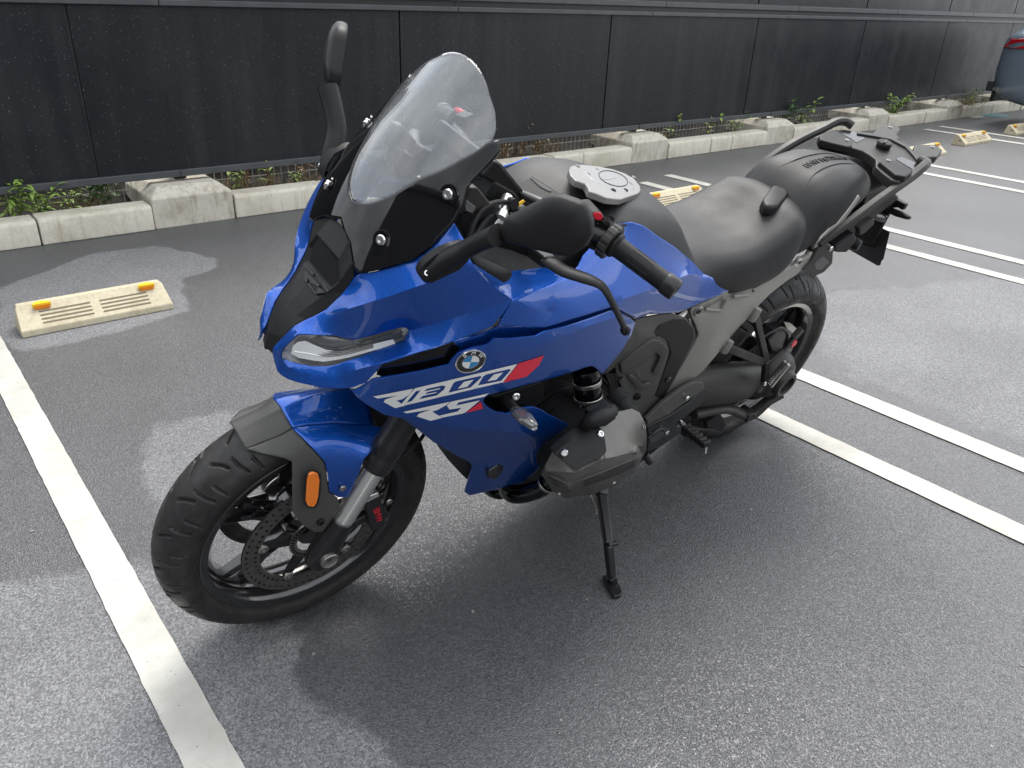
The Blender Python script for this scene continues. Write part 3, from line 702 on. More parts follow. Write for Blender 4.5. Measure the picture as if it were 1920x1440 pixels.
def slab(name, mat, outline, y1, depth, bevel=.003, mirror=False, parent=None, inset=0, smooth=35, bseg=2):
    """solid plate: outline (px,py[,lat]) at lateral y1, going inward by depth"""
    P = np.array([b(q[0], q[1], q[2] if len(q) > 2 else y1) for q in outline]); n = len(P); c = P.mean(0)
    Q = P.copy(); Q[:, 1] -= depth
    if inset:
        P = P.copy(); P[:, 0] = c[0]+(P[:, 0]-c[0])*(1-inset); P[:, 2] = c[2]+(P[:, 2]-c[2])*(1-inset)
    V = np.vstack([P, Q]); F = [tuple(range(n)), tuple(range(n, 2*n))[::-1]]+[(i, n+i, n+(i+1) % n, (i+1) % n) for i in range(n)]
    parent = parent or bike
    o = mesh_obj(name, V, F, mat, parent, bevel=bevel, recalc=True, smooth=smooth, bseg=bseg)
    if mirror: mesh_obj(name, mir(V), F, mat, parent, bevel=bevel, recalc=True, smooth=smooth, bseg=bseg)
    return o
def bolt(p, n, r=.006, mat=None, parent=None, h=.004, mirror=False):
    mat = mat or M_CHR; parent = parent or bike
    prof = [(0, .3*h), (r*.42, .3*h), (r*.46, h), (r*.8, h), (r, h*.55), (r, -.002), (0, -.002)]
    o = lathe('bolt', p, n, prof, mat, parent, seg=18)
    if mirror: lathe('bolt', (p[0], -p[1], p[2]), (n[0], -n[1], n[2]), prof, mat, parent, seg=18)
    return o
def dome(name, ring, dirv, steps, mat, parent=None, mirror=False, smooth=40, back=True, sub=0):
    """closed shell grown from an outline ring: steps = (scale, offset along dirv)"""
    R_ = np.array(ring, float); c = R_.mean(0); d = np.array(dirv, float); n = len(R_); V = []; F = []
    for sc, of in steps: V += list(c+(R_-c)*sc+d*of)
    m = len(steps)
    for k in range(m-1):
        for i in range(n): F.append((k*n+i, k*n+(i+1) % n, (k+1)*n+(i+1) % n, (k+1)*n+i))
    F.append(tuple((m-1)*n+i for i in range(n)))
    if back: F.append(tuple(range(n))[::-1])
    parent = parent or bike
    o = mesh_obj(name, V, F, mat, parent, recalc=True, smooth=smooth, sub=sub)
    if mirror: mesh_obj(name, mir(V), F, mat, parent, recalc=True, smooth=smooth, sub=sub)
    return o
def text_mesh(name, txt, size, origin, xdir, ydir, mat, parent, depth=.0006, align='CENTER', italic=0):
    cu = bpy.data.curves.new(name, 'FONT'); cu.body = txt; cu.size = size; cu.extrude = depth; cu.align_x = align; cu.align_y = 'CENTER'; cu.shear = italic
    to = bpy.data.objects.new(name, cu); COL.objects.link(to)
    dg = bpy.context.evaluated_depsgraph_get(); me = bpy.data.meshes.new_from_object(to.evaluated_get(dg)); bpy.data.objects.remove(to)
    o = bpy.data.objects.new(name, me); COL.objects.link(o); me.materials.clear(); me.materials.append(mat); o.parent = parent
    X = Vector(xdir).normalized(); Y = Vector(ydir); Y = (Y-X*Y.dot(X)).normalized(); Z = X.cross(Y)
    o.matrix_local = Matrix([[X[i], Y[i], Z[i], origin[i]] for i in range(3)]+[[0, 0, 0, 1]]); return o
# ---- wheels
def tyre(name, c, R_, w_, rb, parent, ngr, seed=0):
    NT, NA = 1100, 52; prof = []
    cr = w_*1.06; amax = math.radians(66)
    for i in range(NA):
        a = -amax+2*amax*i/(NA-1); prof.append((cr*math.sin(a)*w_/(cr*math.sin(amax)), R_-cr*(1-math.cos(a))*.86))
    y_e, r_e = prof[-1]
    side = [(y_e*1.015, r_e-.012), (y_e*.99, r_e-.024), (y_e*.93, (r_e+rb)/2-.006), (y_e*.84, rb+.008), (y_e*.80, rb)]
    full = [(-y, r) for y, r in side[::-1]]+prof+side; m = len(full); th = np.linspace(0, 2*math.pi, NT, endpoint=False)
    Y = np.array([q[0] for q in full]); Rr = np.array([q[1] for q in full]); s = Y/w_
    T_, S_ = np.meshgrid(th, s, indexing='ij'); rad = np.tile(Rr, (NT, 1)).copy()
    tread = np.zeros(m, bool); tread[len(side):len(side)+NA] = True; dep = np.zeros_like(T_); pit = 2*math.pi/ngr
    for sg, ph in ((1, 0.), (-1, .5)):
        for lo, hi, off, sl, cv in ((.08, .60, 0., .13, .02), (.40, .95, .45, .10, -.02), (.68, .98, .80, .06, .0)):
            u = S_*sg; pos = (T_-(off+ph)*pit-sl*(u-lo)-cv*np.sin((u-lo)*4)); dd = (np.mod(pos+pit/2, pit)-pit/2)*R_
            k = np.clip(1.6-1.6*(abs(dd)/.0034)**2, 0, 1)*((u > lo) & (u < hi)); dep = np.maximum(dep, k)
    rad -= .008*dep*tread[None, :]
    V = np.stack([c[0]+rad*np.cos(T_), c[1]+np.tile(Y, (NT, 1)), c[2]+rad*np.sin(T_)], -1).reshape(-1, 3)
    i0 = np.arange(NT)[:, None]*m; j = np.arange(m-1)[None, :]; i1 = ((np.arange(NT)+1) % NT)[:, None]*m
    F = np.stack([(i0+j), (i1+j), (i1+j+1), (i0+j+1)], -1).reshape(-1, 4)[:, ::-1]
    o = mesh_obj(name, V, F, M_RUB, parent, smooth=0); o.data.polygons.foreach_set('use_smooth', [True]*len(o.data.polygons)); return o
def spokes(mb, c, r0, r1, wd, n, ph, fork=.15, yo=0.):
    for k in range(n):
        a = ph+2*math.pi*k/n; rm = r0+(r1-r0)*.42
        P = lambda r, an, y=0: np.array((c[0]+r*math.cos(an), c[1]+y+yo, c[2]+r*math.sin(an)))
        mb.beam(P(r0*.9, a), P(rm+.012, a), .034, wd, .026, wd*.8, up=(0, 1, 0))
        for sg in (-1, 1): mb.beam(P(rm-.012, a+sg*.03), P(r1+.004, a+sg*fork), .016, wd*.7, .020, wd*.5, up=(0, 1, 0))
def disc(c, r0, r1, th, parent, rows, nhole, rh, name='brake_disc'):
    """perforated ring with scalloped carriers; holes are real openings"""
    V = []; F = []; q = 10
    for fy in (-th/2, th/2):
        for rw in range(rows):
            ra = r0+(r1-r0)*rw/rows; rb = r0+(r1-r0)*(rw+1)/rows; rm = (ra+rb)/2
            for k in range(nhole):
                a0 = 2*math.pi*k/nhole; a1 = 2*math.pi*(k+1)/nhole; am = (a0+a1)/2+((rw % 2)-.5)*(a1-a0)*.42; n0 = len(V)
                bd = [(ra, a0), (ra, (a0+a1)/2), (ra, a1), ((ra+rb)/2, a1), (rb, a1), (rb, (a0+a1)/2), (rb, a0), ((ra+rb)/2, a0)]
                for r, a in bd: V.append((c[0]+r*math.cos(a), c[1]+fy, c[2]+r*math.sin(a)))
                cx, cz = rm*math.cos(am), rm*math.sin(am)
                for r, a in bd:
                    d = np.array((r*math.cos(a)-cx, r*math.sin(a)-cz)); d = d/np.linalg.norm(d)*rh; V.append((c[0]+cx+d[0], c[1]+fy, c[2]+cz+d[1]))
                for i in range(8): F.append((n0+i, n0+(i+1) % 8, n0+8+(i+1) % 8, n0+8+i))
    for r in (r0, r1):
        n0 = len(V); s_ = nhole*2
        for k in range(s_):
            a = 2*math.pi*k/s_
            for fy in (-th/2, th/2): V.append((c[0]+r*math.cos(a), c[1]+fy, c[2]+r*math.sin(a)))
        for k in range(s_): F.append((n0+2*k, n0+2*k+1, n0+2*((k+1) % s_)+1, n0+2*((k+1) % s_)))
    return mesh_obj(name, V, F, M_DISC, parent, recalc=True, smooth=30)
WB = 1.487; FA = np.array((WB, 0, .30)); RA = np.array((0, 0, .320))
def rim_mesh(c, hw, rr, mbx):
    pr_ = [(rr, hw), (rr+.003, hw-.004), (rr-.003, hw-.010), (rr-.010, hw-.014), (rr-.020, hw-.022), (rr-.024, hw*.45), (rr-.026, 0), (rr-.024, -hw*.45), (rr-.020, -hw+.022), (rr-.010, -hw+.014), (rr-.003, -hw+.010), (rr+.003, -hw+.004), (rr, -hw),
           (rr-.016, -hw+.004), (rr-.027, -hw+.018), (rr-.032, -hw*.4), (rr-.034, 0), (rr-.032, hw*.4), (rr-.027, hw-.018), (rr-.016, hw-.004)]
    V, F = lathe_data(c, (0, 1, 0), pr_, 96, True); mbx.add(V, F)
mb = MB(); rim_mesh(FA, .052, .229, mb); spokes(mb, FA, .045, .205, .040, 5, .55)
V, F = lathe_data(FA, (0, 1, 0), [(0, .062), (.030, .062), (.034, .05), (.048, .035), (.05, 0), (.048, -.035), (.034, -.05), (.03, -.062), (0, -.062)], 40); mb.add(V, F)
fwheel = mb.obj('front_wheel', M_RIM, bike, bevel=.002, recalc=True)
tyre('tyre', FA, .300, .060, .224, fwheel, 21)
for sg in (1, -1):
    d = disc(FA+np.array((0, .068*sg, 0)), .118, .155, .005, fwheel, 2, 54, .0031)
    lathe('sensor_ring', FA+np.array((0, .071*sg, 0)), (0, 1, 0), [(.040, .001), (.056, .001), (.056, -.002), (.040, -.002)], M_STEEL, fwheel, closed=True, seg=40)
    car = MB()
    for k in range(5):
        a = .2+2*math.pi*k/5; q = lambda r, e=0: FA+np.array((r*math.cos(a+e), .064*sg, r*math.sin(a+e)))
        car.beam(q(.05), q(.118), .030, .007, .020, .005, up=(0, 1, 0))
    car.obj('disc_carrier', M_BLKM, fwheel, bevel=.001)
    for k in range(5):
        a = .2+2*math.pi*k/5; bolt(FA+np.array((.113*math.cos(a), .071*sg, .113*math.sin(a))), (0, sg, 0), .011, M_STEEL, fwheel, h=.004)
    for k in range(40):
        pass
# toothed sensor slots on the near ring
sl = MB()
for k in range(40):
    a = 2*math.pi*k/40; q = lambda r: FA+np.array((r*math.cos(a), .0725, r*math.sin(a))); sl.beam(q(.046), q(.054), .0030, .0012, up=(0, 1, 0))
sl.obj('sensor_slots', M_ENG2, fwheel, smooth=0)
mb = MB(); rim_mesh(RA, .078, .229, mb); spokes(mb, RA, .05, .205, .045, 5, .3, yo=-.02)
V, F = lathe_data(RA, (0, 1, 0), [(0, .07), (.05, .07), (.06, .05), (.06, -.05), (.05, -.07), (0, -.07)], 40); mb.add(V, F)
rwheel = mb.obj('rear_wheel', M_RIM, bike, bevel=.002, recalc=True)
tyre('tyre', RA, .320, .094, .224, rwheel, 21)
disc(RA+np.array((0, .085, 0)), .10, .140, .005, rwheel, 2, 48, .003)
# ---- fork
for sg in (1, -1):
    S = np.array((1, sg, 1)); ax = np.array((1.487, .112, .300)); dr = np.array((-.4352, 0, .9003))
    a0 = ax+dr*.10; top = ax+dr*.24
    tube('fork_tube', [(ax+dr*.07)*S, (ax+dr*.235)*S], .0225, M_SILV, bike, seg=28)
    V, F = lathe_data((ax+dr*.225)*S, dr*np.array((1, 1, 1)), [(0, 0), (.027, 0), (.030, .006), (.0305, .03), (.029, .034), (.029, .040), (.031, .044), (.031, .065), (.0295, .07), (.029, .10), (.029, .42), (0, .42)], 32)
    mesh_obj('fork_upper_tube', V, F, M_BLKM, bike, recalc=True)
    # axle casting
    secs = []
    for t_, rx, ry in ((-.045, .012, .012), (-.03, .030, .022), (0., .036, .026), (.04, .031, .025), (.07, .029, .026), (.088, .0275, .0265)):
        c_ = (ax+dr*t_)*S; e1 = np.array((dr[2], 0, -dr[0])); secs.append([c_+e1*rx*math.cos(u)+np.array((0, 1, 0))*ry*math.sin(u) for u in np.linspace(0, 2*math.pi, 15)[:-1]])
    leg = loft('fork_leg', secs, M_BLKM, bike, nu=20, nv=29, close_v=True, cap=True)
    lathe('axle_cap', (ax+np.array((0, .024, 0)))*S, (0, sg, 0), [(.005, .000), (.005, .004), (.013, .005), (.017, .008), (.019, .006), (.0195, -.002)], M_STEEL, leg, seg=30)
    # caliper mount arm behind the leg
    mb = MB(); mb.beam((ax+np.array((-.02, -.01, .03)))*S, (ax+np.array((-.125, -.012, .055)))*S, .018, .022); mb.beam((ax+dr*.10+np.array((0, -.01, 0)))*S, (ax+np.array((-.135, -.012, .10)))*S, .018, .02)
    mb.obj('caliper_mount', M_BLKM, leg, bevel=.004)
# ---- brake calipers
cal_o = [(681, 938), (712, 926), (718, 946), (731, 966), (724, 985), (698, 998), (686, 956)]
cal = slab('brake_caliper', M_BLKM, cal_o, .120, .052, .004, True)
pA, pB = b(703, 950, .1206), b(712, 984, .1206)
text_mesh('lettering', 'BMW', .021, b(708, 966, .1209), (pB-pA), np.cross((0, 1, 0), (pB-pA)), M_RED, cal, .0003)
slab('caliper_bridge', M_SILV, [(681, 936), (697, 929), (710, 924), (712, 931), (684, 945)], .124, .03, .002, parent=cal)
bolt(b(729, 940, .11), (0, 1, 0), .008, M_STEEL, cal); bolt(b(722, 972, .116), (0, 1, 0), .006, M_STEEL, cal)
lathe('banjo_bolt', b(711, 906, .10), (0, 1, 0), [(0, .012), (.006, .012), (.008, .008), (.008, -.01), (0, -.01)], M_STEEL, cal, seg=8)
tube('brake_hose', [b(706, 918, .10), b(720, 880, .105), b(760, 850, .10), b(790, 822, .09), b(800, 800, .06)], .004, M_ENG2, bike, seg=8)
tube('sensor_cable', [b(700, 935, .115), b(720, 905, .115), b(745, 865, .11), b(785, 825, .10)], .0022, M_ENG2, bike, seg=6)
# ---- front mudguard
def arch(C_, K_, lift=.010):
    """sections across the wheel from the left crest C_ to its mirror image, through the centre K_"""
    secs = []
    for c_, k_ in zip(C_, K_):
        m1 = c_*.62+k_*.38; m1 = m1+np.array((.3, 0, 1.))*lift*.9; m2 = c_*.25+k_*.75+np.array((.3, 0, 1.))*lift*.5; h_ = [c_, m1, m2]
        secs.append(np.array(h_+[k_]+[q*np.array((1, -1, 1)) for q in h_[::-1]]))
    return secs
pol = lambda a, r, y: FA+np.array((r*math.cos(math.radians(a)), y, r*math.sin(math.radians(a))))
CB = [b(460, 841, .038), b(480, 834, .040), b(500, 826, .041), b(524, 817, .043), b(548, 802, .045)]; KB = [pol(65.5, .320, 0), pol(69, .321, 0), pol(73, .322, 0), pol(77, .323, 0), pol(81.5, .324, 0)]
pfo = loft('front_mudguard', arch(CB, KB, .003), M_TRIM, bike, nu=20, nv=33, smooth=50, solid=.003)
CB2 = [b(548, 802, .0455), b(575, 797, .048), b(602, 795, .051), b(632, 793, .054), b(662, 795, .057), b(700, 797, .060)]; KB2 = [pol(81.5, .3245, 0), pol(87, .327, 0), pol(93, .329, 0), pol(99, .330, 0), pol(106, .330, 0), pol(113, .33, 0)]
shl = loft('mudguard_blue_shell', arch(CB2, KB2, .004), M_BLUE, pfo, nu=26, nv=33, smooth=50, solid=.003)
pf = panel('mudguard_side', M_TRIM, [(460, 841, .038), (486, 849, .058), (513, 855, .070), (534, 860, .078), (547, 866, .083), (548, 900, .096), (548, 935, .106), (548, 958, .110), (556, 972, .112), (571, 988, .114), (590, 998, .115), (606, 998, .115), (615, 985, .115), (627, 968, .114), (640, 953, .114), (633, 933, .112), (617, 923, .109), (613, 887, .101), (608, 867, .098), (587, 843, .085), (566, 820, .063), (548, 803, .045), (524, 817, .043), (500, 826, .041), (480, 834, .040)],
    mirror='copy', bulge=.002, thick=.003, smooth=24, edge=.0008, parent=pfo)
pfb = panel('mudguard_blue_side', M_BLUE, [(548, 803, .0457), (566, 819, .064), (588, 842, .087), (609, 866, .100), (614, 887, .103), (618, 922, .111), (633, 932, .114), (652, 933, .115), (662, 912, .115), (673, 887, .114), (683, 860, .114), (712, 830, .100), (735, 806, .080), (700, 798, .060), (662, 796, .057), (632, 794, .054), (602, 796, .051), (575, 798, .048)],
    mirror='copy', bulge=.004, thick=.003, edge=.0004, parent=pfo)
pf.o = pfo
# amber reflector with recess
slab('reflector_recess', M_PLAS, [(573, 898, .113), (577, 887, .112), (590, 883, .112), (603, 888, .113), (603, 920, .118), (598, 945, .120), (590, 955, .121), (576, 952, .120), (572, 940, .119)], .116, .006, .003, False, parent=pf.o)
slab('amber_reflector', M_AMB, [(577, 900, .1165), (580, 890, .1155), (588, 886, .1150), (597, 889, .1155), (600, 900, .1165), (598, 930, .1205), (594, 945, .1225), (588, 952, .123), (578, 950, .123), (574, 940, .122)], .118, .006, .0025, False, parent=pf.o)
bolt(b(642, 915, .117), (0, 1, .1), .0065, M_STEEL, pf.o, mirror=True); bolt(b(601, 979, .117), (0, 1, 0), .008, M_ENG2, pf.o, mirror=True)
# ---- windscreen: one curved surface, clear above, gloss black below
def scr(y, z, off=0.):
    t = z-1.1; return np.array((1.3726-.7416*t-.7483*t*t-max(1.5, 2.7148+5.7375*t)*y*y+off, y, z))
def scr_hit(px, py):
    d = wray(px, py) @ BM_; d /= np.linalg.norm(d); lo = None
    for t_ in np.linspace(.3, 2.3, 3000):
        q = BC+d*t_; f = q[0]-scr(q[1], q[2])[0]
        if f <= 0: return q
    return None
H = lambda L_: [scr_hit(*q)[[1, 2]] for q in L_]
_th = np.radians(np.interp(np.linspace(0, 9, 60), range(10), [90, 70, 50, 35, 20, 5, -20, -50, -70, -90]))
_rr = catmull(np.array([.1239, .1239, .124, .1296, .132, .112, .0883, .0893, .0947, .0984])[:, None], 60)[:, 0]
clear_half = [(max(0., r*math.cos(a)), 1.13+r*math.sin(a)) for r, a in zip(_rr, _th)]; clear_half[0] = (0, clear_half[0][1]); clear_half[-1] = (0, clear_half[-1][1])
_ic = int(np.argmax([q[0]+.35*q[1]*0 for q in clear_half])); c_bot = clear_half[_ic+2:-1]; corner = clear_half[_ic]; zb = clear_half[-1][1]
def poly_mesh(name, mat, half, off, thick, parent=None, holes=()):
    half = densify([(q[0]*1000, q[1]*1000, 0.) for q in half], 7, False)
    full = np.vstack([half, (half*np.array((-1, 1, 1)))[::-1][1:-1]])
    P = Panel([tuple(q) for q in full], step=11, edge=0, ring=3.5, fn=lambda u, v, l_: scr(u/1000, v/1000, off))
    nrm = np.cross(P.V[P.T[:, 1]]-P.V[P.T[:, 0]], P.V[P.T[:, 2]]-P.V[P.T[:, 0]]).mean(0)
    if nrm[0] < 0: P.T = P.T[:, ::-1]
    return mesh_obj(name, P.V, P.T, mat, parent or bike, solid=thick, smooth=40)
screen = poly_mesh('windscreen', M_SCREEN, clear_half, 0., .004)
b_out = H([(936, 262), (940, 283), (930, 295), (880, 350), (870, 385), (852, 417), (815, 457), (772, 487), (702, 507), (675, 511)])
blk_half = [(0, zb-.0015)]+[(q[0]-.001, q[1]-.001) for q in c_bot[::-1]]+[corner]+[tuple(q) for q in b_out]+[tuple(q) for q in H([(664, 500), (661, 480), (657, 455), (648, 438)])]+[(0, 1.000)]
blk = poly_mesh('screen_surround', M_GLOSS, blk_half, .0015, .005)
for q in ((842, 365), (717, 450)):
    p_ = scr_hit(*q); n_ = np.array((.86, .42, .34)); n_ /= np.linalg.norm(n_)
    for sg in (1, -1):
        S = np.array((1, sg, 1)); lathe('screw_washer', p_*S+n_*S*.002, n_*S, [(.011, .0005), (.0155, .001), (.0165, -.002), (.011, -.002)], M_GLOSS, blk, closed=True, seg=28)
        bolt(p_*S+n_*S*.003, n_*S, .0088, M_CHR, blk, h=.005)
sl_ = lambda px, py, d=.0: (px, py, scr_hit(px, py)[1]-d)
# ---- upper fairing (blue), left half traced, right half mirrored
HLO = [(527, 672, .042), (526, 661, .043), (529, 653, .046), (544, 638, .055), (558, 626, .063), (575, 626, .070), (590, 627.5, .077), (612, 628, .086), (632, 630, .094), (648, 635, .101), (665, 637.5, .108), (695, 630, .121), (725, 621, .134), (752, 614, .146), (762, 615, .150), (767, 620, .152), (757, 637, .149), (732, 648, .139), (702, 658, .127), (677, 668, .116), (652, 676, .106), (632, 683, .098), (612, 687, .089), (596, 687, .082), (580, 685.5, .074), (552, 680, .058)]
up_out = [(511, 665, .022), (512, 652, .023), (530, 632, .030), (550, 612, .038), (570, 601, .046), (590, 592, .053), (612, 580, .061), (640, 552, .069), (655, 534, .075), (664, 520, .079), sl_(676, 513.5, .003), sl_(702, 509, .003), sl_(738, 500, .004), sl_(772, 489, .005), sl_(795, 476, .006), sl_(815, 459, .007), sl_(834, 440, .008), sl_(852, 419, .009),
          (869, 448, .165), (878, 474, .182), (883, 489, .194), (897, 510, .202), (917, 530, .208), (940, 547, .216), (961, 562, .222), (942, 590, .226), (923, 612, .226), (890, 626, .220), (856, 638, .212), (818, 652, .201), (785, 660, .189), (750, 670, .177), (716, 681, .164), (705, 697, .157), (687, 717, .147), (660, 727, .132), (637, 729, .121), (615, 728, .110), (580, 722, .090), (558, 717, .076), (540, 711, .064), (528, 704, .055), (520, 696, .047), (515, 680, .038)]
up = panel('upper_fairing', M_BLUE, up_out, holes=[HLO],
    creases=[[(612, 580, .061), (640, 583, .092), (680, 571, .122), (740, 552, .156), (800, 531, .182), (850, 512, .193), (883, 489, .194)],
             [(767, 620, .152), (800, 612, .172), (860, 592, .198), (910, 580, .214), (961, 562, .222)],
             [(527, 672, .042), (540, 688, .056), (580, 700, .082), (640, 703, .112), (680, 690, .136), (716, 681, .164)]],
    step=12, bulge=.0045, mirror='copy', thick=.0035, smooth=22)
# ---- headlamps
def headlamp(sg):
    S = np.array((1, sg, 1))
    def pan(L_, dy, **k):
        P = Panel([(x, y, l_+dy) for x, y, l_ in L_], edge=0, step=9, ring=2.5, **k); V = P.V*S; F = P.T if sg > 0 else P.T[:, ::-1]; return V, F
    V, F = pan(HLO, -.012); hs = mesh_obj('headlamp', V, F, MATS.get('lamp_reflector') or simple('lamp_reflector', (.55, .56, .58), .22, .8, rvar=.1), bike, smooth=30)
    # side wall of the lamp pocket
    a = np.array(bl(densify(HLO, 9)))*S; c_ = np.array(bl([(x, y, l_-.0125) for x, y, l_ in densify(HLO, 9)]))*S; n = len(a)
    mesh_obj('lamp_bezel', np.vstack([a, c_]), [(i, (i+1) % n, n+(i+1) % n, n+i) for i in range(n)], MATS['lamp_reflector'], hs, smooth=40)
    V, F = pan([(546, 663, .054), (549, 649, .057), (558, 641, .062), (572, 639, .068), (588, 646, .075), (612, 656, .086), (634, 659, .096), (655, 656.5, .105), (700, 645, .125), (737, 636, .142), (741, 644, .143), (715, 653, .132), (680, 663, .118), (655, 670, .107), (630, 675, .096), (606, 678, .086), (588, 676, .078), (560, 671, .063)], -.005)
    dr_ = mesh_obj('daytime_light_guide', V, F, MATS.get('lamp_white') or simple('lamp_white', (.95, .95, .95), .3, coat=.6, nscale=300, nstr=.4, ndist=.001), hs, smooth=30)
    for k in range(4):        # stepped ridges of the guide
        u = [(552+4*k, 659-2.2*k, .058), (575+3*k, 662-3*k, .069), (610+2*k, 668-3*k, .087), (650, 664-2.5*k, .105), (700, 651-2*k, .125)]
        V, F = tube_data(np.array(bl([(x, y, l_-.0040) for x, y, l_ in u]))*S, .0009, seg=6); mesh_obj('light_ridge', V, F, M_CHR, dr_)
    V, F = pan([(585, 633, .073), (600, 629.5, .080), (630, 632, .093), (650, 637, .101), (668, 641, .109), (660, 651, .107), (640, 655, .099), (615, 652, .087), (595, 644, .078)], -.004, bulge=.003)
    mesh_obj('projector_lens', V, F, MATS.get('projector_glass') or simple('projector_glass', (.10, .105, .11), .06, .3, coat=1., nscale=380, nstr=.5, ndist=.001), hs, smooth=40)
    V, F = pan([(668, 646, .110), (752, 621, .146), (757, 632, .147), (680, 656, .116)], -.006); mesh_obj('lamp_blade', V, F, M_SMOKE, hs)
    V, F = pan(HLO, -.0012, bulge=.0022); mesh_obj('lamp_lens', V, F, M_LENS, hs, smooth=50)
headlamp(1); headlamp(-1)
# ---- beak between the lamps (matte black), built as a loft symmetric about the centre
def beak_mesh():
    ed = bl([(511, 664, .021), (531, 631, .029), (551, 611, .037), (571, 600, .045), (591, 591, .052), (613, 579, .060), (641, 551, .068), (655, 534, .074)])
    HS, E8 = b(661, 492, .070), b(663, 519, .078)
    ctr = [(1.568, .768), (1.561, .800), (1.547, .824), (1.533, .843), (1.518, .860), (1.500, .879)]
    mid = [(1.565, .010, .772), (1.553, .016, .804), (1.538, .022, .828), (1.523, .028, .847), (1.508, .034, .864), (1.491, .041, .882)]
    V = []; F = []
    def v(p): V.append(tuple(p)); return len(V)-1
    E_ = [v(q) for q in ed]; Mi = [v((x, y, z)) for x, y, z in mid]; Ce = [v((x, 0, z)) for x, z in ctr]
    RBc, RB, RS, RT, RTc = v((1.481, 0, .896)), v((1.478, .046, .897)), v((1.466, .059, .920)), v((1.461, .041, .951)), v((1.462, 0, .953))
    HT, HTc, hs, e8 = v((1.438, .034, .984)), v((1.438, 0, .987)), v(HS), v(E8)
    HTb, hsb = v((1.405, .040, 1.000)), v(HS+np.array((-.03, .004, .006)))
    for i in range(5): F += [(E_[i], E_[i+1], Mi[i+1], Mi[i]), (Mi[i], Mi[i+1], Ce[i+1], Ce[i])]
    F += [(Ce[5], Mi[5], RB, RBc), (Mi[5], E_[5], E_[6], RB), (RB, E_[6], E_[7], RS), (RS, E_[7], e8, hs), (RBc, RB, RS, RT, RTc), (RS, hs, HT, RT), (RTc, RT, HT, HTc), (HT, hs, hsb, HTb)]
    n = len(V); V2 = V+[(x, -y, z) for x, y, z in V]; F2 = F+[tuple(i+n for i in f[::-1]) for f in F]
    bm = bmesh.new(); vs = [bm.verts.new(q) for q in V2]
    fs = [bm.faces.new([vs[i] for i in f]) for f in F2]
    bmesh.ops.remove_doubles(bm, verts=bm.verts, dist=1e-5)
    face = [f for f in bm.faces if len(f.verts) == 5]
    bmesh.ops.dissolve_faces(bm, faces=face); big = max(bm.faces, key=lambda f: len(f.verts))
    bmesh.ops.recalc_face_normals(bm, faces=bm.faces)
    r = bmesh.ops.inset_region(bm, faces=[big], thickness=.006, depth=-.005)
    me = bpy.data.meshes.new('beak'); bm.to_mesh(me); bm.free(); o = bpy.data.objects.new('beak', me); COL.objects.link(o); me.materials.append(M_PLAS); o.parent = bike
    sharpen(me, 10); m = o.modifiers.new('thickness', 'SOLIDIFY'); m.thickness = .004; m.offset = -1
    m = o.modifiers.new('bevel', 'BEVEL'); m.width = .0032; m.segments = 3; m.limit_method = 'ANGLE'; m.angle_limit = math.radians(12); m.harden_normals = True
    return o
beak = beak_mesh()
# raised seven-stroke emblem strokes on the beak face
def on_beak(px, py):      # plane through the front face of the beak
    return bpl(px, py, (1.4825, 0, .8975), (.71, 0, .70))
for L_ in ([(571, 492), (590, 514), (586, 516), (570, 497)], [(571, 510), (575, 508), (586, 520), (600, 535), (597, 538), (583, 530), (578, 522), (576, 531), (571, 525)], [(577, 533), (580, 531), (590, 545), (594, 548), (592, 552)], [(604, 531), (608, 532), (618, 546), (613, 547)], [(598, 538), (609, 549), (593, 551)]):
    P = np.array([on_beak(*q) for q in L_]); n_ = np.array((.71, 0, .70)); V = np.vstack([P+n_*.0010, P-n_*.001]); k = len(P)
    mesh_obj('emblem_stroke', V, [tuple(range(k)), tuple(range(k, 2*k))[::-1]]+[(i, k+i, k+(i+1) % k, (i+1) % k) for i in range(k)], M_GLOSS, beak, recalc=True)
# ---- side fairing (blue) with lettering
side_out = [(660, 733, .136), (672, 728, .139), (700, 711, .156), (745, 704, .176), (800, 694, .193), (840, 684, .204), (848, 672, .207), (858, 662, .210), (885, 652, .217), (912, 647, .224), (926, 635.5, .228), (960, 635, .231), (1005, 630, .233), (1020, 622, .231), (1060, 612, .227), (1110, 595, .217), (1150, 580, .207), (1163, 580, .204), (1192, 605, .196), (1184, 628, .199), (1168, 655, .205), (1140, 690, .212), (1128, 702, .214),
            (1120, 692, .217), (1110, 686, .219), (1098, 689, .222), (1069, 699, .228), (1020, 713, .233), (960, 729, .231), (918, 740, .225), (908, 746, .223), (906, 754, .222), (914, 764, .224), (930, 773, .228), (950, 776, .231), (970, 766, .234), (998, 763, .237), (1014, 768, .239), (1027, 777, .240), (1055, 791, .243), (1082, 804, .245), (1085, 812, .245), (1058, 833, .233), (1027, 857, .216), (1006, 884, .196), (981, 903, .180), (930, 918, .162), (880, 929, .146), (871, 922, .144), (878, 900, .153), (885, 874, .165), (880, 866, .167), (860, 856, .169), (813, 829, .171), (780, 803, .170), (752, 784, .167), (721, 778, .160), (690, 760, .149), (670, 745, .140)]
sf = panel('side_fairing', M_BLUE, side_out, creases=[[(858, 662, .210), (895, 668, .221), (930, 652, .230), (1000, 652, .236), (1030, 640, .236), (1100, 612, .226), (1163, 592, .211)],
        [(721, 778, .160), (800, 792, .186), (880, 806, .208), (1000, 812, .234), (1085, 812, .245)], [(880, 866, .167), (930, 856, .186), (1027, 857, .216)], [(840, 684, .204), (760, 712, .181), (690, 738, .150), (670, 745, .140)]],
    step=12, bulge=.0035, mirror='copy', thick=.0035, smooth=22)
cz = lambda L_: [(680+u*.1875, 640+v*.1875) for u, v in L_]
